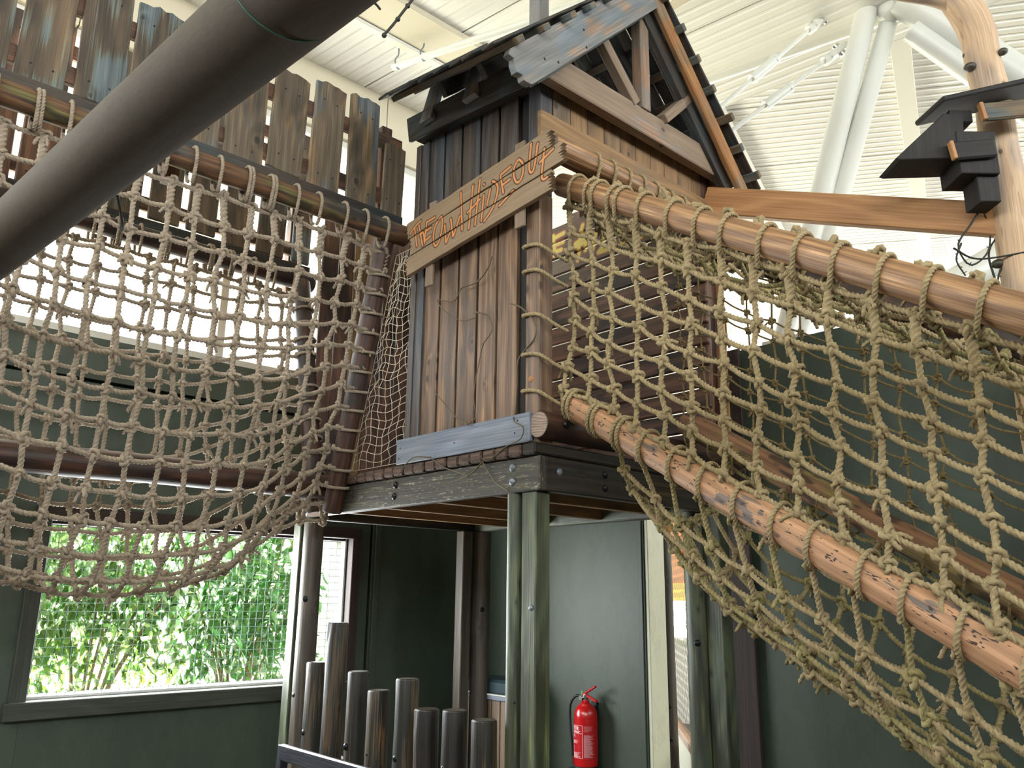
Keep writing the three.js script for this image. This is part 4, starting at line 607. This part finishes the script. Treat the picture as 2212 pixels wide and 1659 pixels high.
// ================================================================== BELOW THE PLATFORM
{
  const g = thing('log_palisade', 'row of dark upright logs of stepped heights under the platform', 'palisade');
  for (const [z, h] of [[-1.955, 1.195], [-1.72, 1.436], [-1.48, 1.173], [-1.25, 1.09], [-0.995, 1.169], [-0.805, 1.036], [-0.59, 1.051], [-0.36, 1.03]]) { const m = log(g, 'palisade_log', M.char, V(rr(-0.015, 0.01), 0, z), V(rr(-0.015, 0.01), h, z), 0.066, 0.063, { split: rr(0.06, 0.14), uneven: 0.05, end: M.postBrown }); const y = 0.8 + 0.06 * (z + 1.2); bolt(g, M.bolt, [-0.064, 0.78 + rr(-0.02, 0.02), z + 0.0], [-1, 0, 0], 0.02); }
  box(g, 'back_rail', M.postBrown, [0.1, 0.6, -1.15], [0.05, 0.12, 1.9], 2);
}
{
  const g = thing('bench', 'black painted slatted bench in front of the upright logs', 'bench', [-0.36, 0, -1.0]);
  box(g, 'crest_rail', M.bench, [0, 0.752, 0.02], [0.03, 0.085, 1.36], 2, { c: 0.008 }); for (const y of [0.62, 0.53]) box(g, 'back_slat', M.bench, [-0.01, y, 0.02], [0.022, 0.06, 1.3], 2);
  for (const z of [-0.68, 0.7]) { box(g, 'back_post', M.bench, [0.0, 0.39, z], [0.05, 0.79, 0.05], 1, { rot: [0, 0, -0.06] }); box(g, 'front_leg', M.bench, [-0.42, 0.21, z], [0.05, 0.42, 0.05], 1); box(g, 'arm', M.bench, [-0.22, 0.62, z], [0.48, 0.035, 0.06], 0); box(g, 'arm_post', M.bench, [-0.42, 0.52, z], [0.04, 0.2, 0.04], 1); box(g, 'seat_bearer', M.bench, [-0.21, 0.39, z], [0.42, 0.06, 0.04], 0); }
  for (let i = 0; i < 5; i++) box(g, 'seat_slat', M.bench, [-0.05 - i * 0.09, 0.435, 0.01], [0.075, 0.024, 1.4], 2);
}
{
  const g = thing('slatted_bin', 'low slatted wooden bin with dark lid behind the far post', 'bin', [1.8, 0, -2.25]);
  for (let i = 0; i < 5; i++) { box(g, 'slat', M.tieGrey, [-0.13, 0.42, -0.2 + i * 0.1], [0.02, 0.84, 0.09], 1); box(g, 'slat', M.tieGrey, [0.13, 0.42, -0.2 + i * 0.1], [0.02, 0.84, 0.09], 1); }
  for (let i = 0; i < 3; i++) for (const z of [-0.25, 0.25]) box(g, 'slat', M.tieGrey, [-0.08 + i * 0.08, 0.42, z], [0.075, 0.84, 0.02], 1);
  box(g, 'rim', M.skirtBlue, [0, 0.855, 0], [0.32, 0.03, 0.56], 2); box(g, 'lid', flat(0x1c3238, 0.4), [0, 0.93, 0], [0.3, 0.11, 0.5], 2, { c: 0.02 }); box(g, 'lid_edge', M.steelWhite, [0, 0.877, 0], [0.33, 0.012, 0.57], 2);
}
{
  const g = thing('fire_extinguisher', 'red water fire extinguisher hung on the green wall', 'extinguisher', [1.895, 0.37, -1.445]);
  const pr = [[0.0, 0.07], [0.076, 0.07], [0.083, 0.085], [0.085, 0.1], [0.085, 0.4], [0.081, 0.44], [0.066, 0.472], [0.045, 0.49], [0.03, 0.5], [0.026, 0.52], [0.0, 0.52]].map(([x, y]) => new THREE.Vector2(x, y));
  put(g, 'cylinder', new THREE.LatheGeometry(pr, 40), M.red);
  put(g, 'base', new THREE.LatheGeometry([[0, 0], [0.088, 0], [0.09, 0.01], [0.09, 0.08], [0.084, 0.088], [0, 0.088]].map(([x, y]) => new THREE.Vector2(x, y)), 40), M.rubber);
  const label = new THREE.MeshPhysicalMaterial({ roughness: 0.35, map: canvasTex(512, 512, (x) => {
    x.fillStyle = '#b8161c'; x.fillRect(0, 0, 512, 512); x.strokeStyle = '#e9c9c9'; x.lineWidth = 6; x.strokeRect(8, 8, 310, 496); x.beginPath(); x.moveTo(8, 130); x.lineTo(318, 130); x.stroke(); x.fillStyle = '#f4e6e6'; x.font = 'bold 74px sans-serif'; x.fillText('WATER', 20, 78);
    x.fillRect(20, 92, 270, 8); x.fillRect(20, 108, 250, 10); const r = seeded(9); for (const [x0, y0, n, w] of [[90, 150, 5, 120], [90, 235, 6, 170], [90, 330, 2, 120], [40, 420, 9, 260], [20, 150, 1, 40], [20, 200, 1, 40], [20, 250, 1, 40], [20, 300, 1, 40]]) for (let i = 0; i < n; i++) x.fillRect(x0, y0 + i * 9, w * (0.6 + 0.4 * r()), 4);
    x.beginPath(); x.arc(140, 375, 22, 0, 7); x.lineWidth = 5; x.stroke(); x.fillStyle = '#d8a8ac'; for (let i = 0; i < 40; i++) x.fillRect(340, 150 + i * 8.6, 150 * (0.5 + 0.5 * r()), 5); for (let i = 0; i < 5; i++) x.fillRect(340, 20 + i * 18, 120 * (0.4 + 0.6 * r()), 5);
  }) });
  put(g, 'label', new THREE.CylinderGeometry(0.0857, 0.0857, 0.22, 40, 1, true, Math.PI * 1.0 + 0.05, Math.PI * 1.0).rotateY(-0.0), label, [0, 0.25, 0]);
  put(g, 'valve', new THREE.CylinderGeometry(0.02, 0.022, 0.045, 16), M.chrome, [0, 0.535, 0]); put(g, 'gauge', new THREE.CylinderGeometry(0.017, 0.017, 0.02, 16).rotateZ(Math.PI / 2), M.chrome, [-0.025, 0.535, -0.02]);
  timber(g, 'lever', M.red, V(0, 0.55, -0.03), V(0.0, 0.62, 0.1), 0.022, 0.014); timber(g, 'carry_handle', M.red, V(0, 0.56, -0.01), V(0.0, 0.518, 0.11), 0.024, 0.016); put(g, 'safety_tag', new THREE.BoxGeometry(0.004, 0.03, 0.02), flat(0x1c8a58, 0.5), [0, 0.565, -0.035]);
  put(g, 'hose', tubeGeo([V(-0.01, 0.54, -0.025), V(-0.02, 0.545, -0.07), V(-0.03, 0.49, -0.118), V(-0.03, 0.36, -0.125), V(-0.03, 0.22, -0.108), V(-0.03, 0.1, -0.1)], 0.0095, 10, 40), M.rubber); put(g, 'nozzle', new THREE.CylinderGeometry(0.009, 0.012, 0.06, 12), M.chrome, [-0.03, 0.11, -0.1]); put(g, 'hose_clip', new THREE.BoxGeometry(0.03, 0.03, 0.045), M.rubber, [-0.03, 0.05, -0.1]);
  put(g, 'wall_bracket', new THREE.BoxGeometry(0.02, 0.1, 0.05), M.rubber, [0.094, 0.45, 0]);
}
// ================================================================== THROUGH THE DOORWAY
{
  const p = log(scene, numbered('netting_post'), M.postBrown, V(2.45, 0, -1.12), V(2.45, 2.45, -1.13), 0.055, 0.052); tag(p, 'round grey post with orange cord whipping just inside the doorway', 'post');
  for (let k = 0; k < 5; k++) { const t = put(p, 'cord_whipping', new THREE.TorusGeometry(0.058, 0.005, 6, 24).rotateX(Math.PI / 2), flat(0xb8792c, 0.9), [0, 2.1 + k * 0.009, 0]); }
  for (const y of [0.62, 0.84]) bolt(p, M.bolt, [-0.045, y, 0.03], [-0.7, 0, 0.6], 0.018);
  const lw = thing('low_wall', 'pale green low wall with timber rail beyond the doorway', 'wall');
  timber(lw, 'wall_board', M.cream, V(3.5, 0.27, -1.86), V(2.32, 0.27, -0.8), 0.05, 0.54); timber(lw, 'top_rail', M.paleTimber, V(3.5, 0.57, -1.86), V(2.3, 0.58, -0.79), 0.07, 0.06);
  const n = thing('safety_netting', 'thin diamond safety netting above the low wall in doorway', 'net'), c = (u, v) => V(3.5 - 1.18 * u, 0.6 + 1.75 * v, -1.86 + 1.06 * u);
  for (let k = -14; k < 20; k++) for (const s of [1, -1]) { const u0 = s > 0 ? k / 20 : (k + 14) / 20, u1 = u0 + s * 0.7; let v0 = 0, v1 = 1, a = u0, b = u1; const cl = (q) => Math.max(0, Math.min(1, q)); const t0 = (cl(a) - a) / (b - a), t1 = (cl(b) - a) / (b - a); if (t1 - t0 < 0.05) continue; cyl(n, 'cord', M.wireGrey, c(cl(a), t0), c(cl(b), t1), 0.0014, 4); }
  rope(scene, numbered('orange_rope'), flat(0xc07f3c, 0.9), [V(2.5, 2.02, -1.1), V(2.62, 1.88, -1.02), V(2.74, 1.72, -0.93), V(2.86, 1.64, -0.86)], 0.016); tag(scene.children[scene.children.length - 1], 'orange rope hanging from the whipped post inside the doorway', 'rope');
  const pb = thing('play_panel', 'orange and yellow painted panel far beyond the doorway', 'panel', [8, 0, -4.9]);
  for (let i = 0; i < 6; i++) box(pb, 'orange_board', flat(0xd08748, 0.6), [0, 2.1 + (i % 3) * 0.12, -1.1 + i * 0.42], [0.06, 0.7 + 0.2 * ((i * 7) % 3), 0.41], 1); box(pb, 'yellow_board', flat(0xe6c04a, 0.6), [-0.05, 1.7, 0], [0.06, 0.26, 2.8], 2); for (const z of [-1.2, 1.2]) box(pb, 'leg', M.steelWhite, [0, 0.85, z], [0.08, 1.7, 0.08], 1);
  const cn = thing('serving_counter', 'white counter far beyond the doorway under the painted panel', 'counter', [7.2, 0, -4.4]); box(cn, 'counter_front', M.white, [0, 0.5, 0], [0.6, 1.0, 3], 1); box(cn, 'counter_top', M.cream, [0, 1.03, 0], [0.7, 0.06, 3.1], 2);
}
// ================================================================== OVERHEAD: brown pole, conduit, loose cable
{
  const P = (z) => V(-2.225 + (z + 0.82) * 0.0657, 2.948 - 0.015 * (z + 0.82), z), g = thing('brown_pole', 'thick brown painted pole crossing the upper left corner', 'pole');
  const m = cyl(g, 'pole', M.pole, P(-1.12), P(3.6), 0.112, 40); cyl(g, 'end_arm', M.pole, P(-1.05), V(-2.7, 2.95, -1.05), 0.07, 24); cyl(g, 'upright', M.pole, V(-2.7, 0, -1.05), V(-2.7, 3.05, -1.05), 0.1, 24); cyl(g, 'upright', M.pole, V(-2.0, 0, 3.6), V(-2.0, 3.0, 3.6), 0.11, 24);
  const w = thing('tied_wire', 'thin green wire twisted round the brown pole near its top', 'wire'); const q = P(1.25), pts = []; for (let i = 0; i <= 20; i++) { const t = i / 20 * 6.6; pts.push(q.clone().add(V(Math.cos(t) * 0.1155, Math.sin(t) * 0.1155, -0.1 + 0.012 * i))); } put(w, 'wire_loop', tubeGeo(pts, 0.0022, 5, 80), M.wire); put(w, 'wire_tail', tubeGeo([pts[20], pts[20].clone().add(V(0.05, -0.02, 0.02)), pts[20].clone().add(V(0.08, -0.01, 0.0))], 0.003, 5, 12), M.twigDark);
  const k = thing('dark_twig', 'dark curved twig hanging under the brown pole', 'twig'); put(k, 'stem', tubeGeo([P(0.1).add(V(0.1, -0.06, 0)), P(-0.02).add(V(0.17, -0.11, 0)), P(-0.12).add(V(0.2, -0.09, 0)), P(-0.25).add(V(0.24, 0.0, 0)), P(-0.3).add(V(0.25, 0.06, 0))], 0.004, 6, 30), M.twigDark);
  const c = thing('hanging_twig', 'dark knobbly twig hanging from the ceiling above the bridge', 'twig'); put(c, 'stem', tubeGeo([V(-0.07, 5.97, 0.49), V(-0.5, 5.06, 0.09), V(-0.76, 4.514, -0.155), V(-0.83, 4.36, -0.22), V(-0.857, 4.31, -0.243)], 0.009, 8, 60, 0.007), M.twigDark); for (const [x, y, z] of [[-0.857, 4.305, -0.243], [-0.81, 4.4, -0.2], [-0.775, 4.48, -0.17]]) put(c, 'node', new THREE.SphereGeometry(0.013, 10, 8), M.twigDark, [x, y, z]);
  const d = thing('ceiling_conduit', 'white conduit pipe on hangers under the ceiling behind the roof', 'pipe'); cyl(d, 'pipe', M.steelWhite, V(0.5, 5.8, -2.24), V(1.2, 5.8, -0.3), 0.03, 16); for (const [x, z] of [[0.515, -2.19], [0.6, -1.96]]) { put(d, 'hanger', tubeGeo([V(x, 5.97, z), V(x, 5.9, z), V(x - 0.03, 5.83, z), V(x, 5.765, z), V(x + 0.03, 5.79, z)], 0.006, 6, 24), M.boltGrey); }
}
// ================================================================== GREENERY OUTSIDE THE WINDOW
{
  const leaf = (() => { const P = [0, 0, 0, -0.014, 0.03, 0.006, 0, 0.034, -0.002, 0.014, 0.03, 0.006, -0.011, 0.062, 0.002, 0, 0.064, -0.006, 0.011, 0.062, 0.002, 0, 0.095, -0.014], I = [0, 2, 1, 0, 3, 2, 1, 2, 5, 1, 5, 4, 2, 3, 6, 2, 6, 5, 4, 5, 7, 5, 6, 7]; const G = new THREE.BufferGeometry(); G.setAttribute('position', new THREE.Float32BufferAttribute(P, 3)); G.setIndex(I); G.computeVertexNormals(); return G; })();
  const lm = new THREE.MeshPhysicalMaterial({ color: 0xffffff, roughness: 0.4, transmission: 0.3, thickness: 0, side: THREE.DoubleSide });
  const shrub = (label, x, z, R, H, n, base) => {
    const g = thing('laurel_shrub', label, 'shrub', [x, 0, z], 'shrubs outside the window'), tips = [];
    for (let k = 0; k < 9; k++) { const a = rr(0, 6.28), l = rr(0.5, 1) * R, h = rr(0.5, 1) * H, p = [V(0, 0, 0), V(Math.cos(a) * l * 0.3, h * 0.45, Math.sin(a) * l * 0.3), V(Math.cos(a) * l, h, Math.sin(a) * l)]; put(g, 'branch', tubeGeo(p, 0.02, 6, 12, 0.006), M.bark); tips.push(p); }
    const im = new THREE.InstancedMesh(leaf, lm, n), d = new THREE.Object3D(), col = new THREE.Color();
    for (let k = 0; k < n; k++) { const th = rr(0, 6.28), ph = Math.acos(rr(-0.75, 1)), q = Math.pow(rnd(), 0.4), lump = 0.8 + 0.25 * Math.sin(th * 3 + x * 5) * Math.sin(ph * 5 + x); d.position.set(Math.sin(ph) * Math.cos(th) * R * q * lump, H * 0.55 + Math.cos(ph) * H * 0.55 * q * lump, Math.sin(ph) * Math.sin(th) * R * q * lump); d.rotation.set(rr(0.6, 2.6), rr(0, 6.28), rr(-0.6, 0.6)); d.scale.setScalar(rr(1.2, 2.1)); d.updateMatrix(); im.setMatrixAt(k, d.matrix); im.setColorAt(k, col.setHSL(base + rr(-0.03, 0.03), rr(0.4, 0.65), rr(0.16, 0.4))); }
    im.name = 'foliage'; im.userData.kind = 'stuff'; im.castShadow = im.receiveShadow = true; g.add(im);
  };
  shrub('leafy green shrub outside the left half of the mesh window', -1.75, -5.0, 0.95, 2.5, 2200, 0.29); shrub('leafy green shrub outside the middle of the mesh window', -0.35, -5.3, 1.05, 2.7, 2600, 0.27); shrub('leafy green shrub outside the right half of the mesh window', 0.95, -5.1, 0.9, 2.6, 2000, 0.3); shrub('pale green shrub farther behind the others outside the window', -0.9, -6.8, 1.4, 3.0, 2200, 0.25);
}
renderer.render(scene, camera);
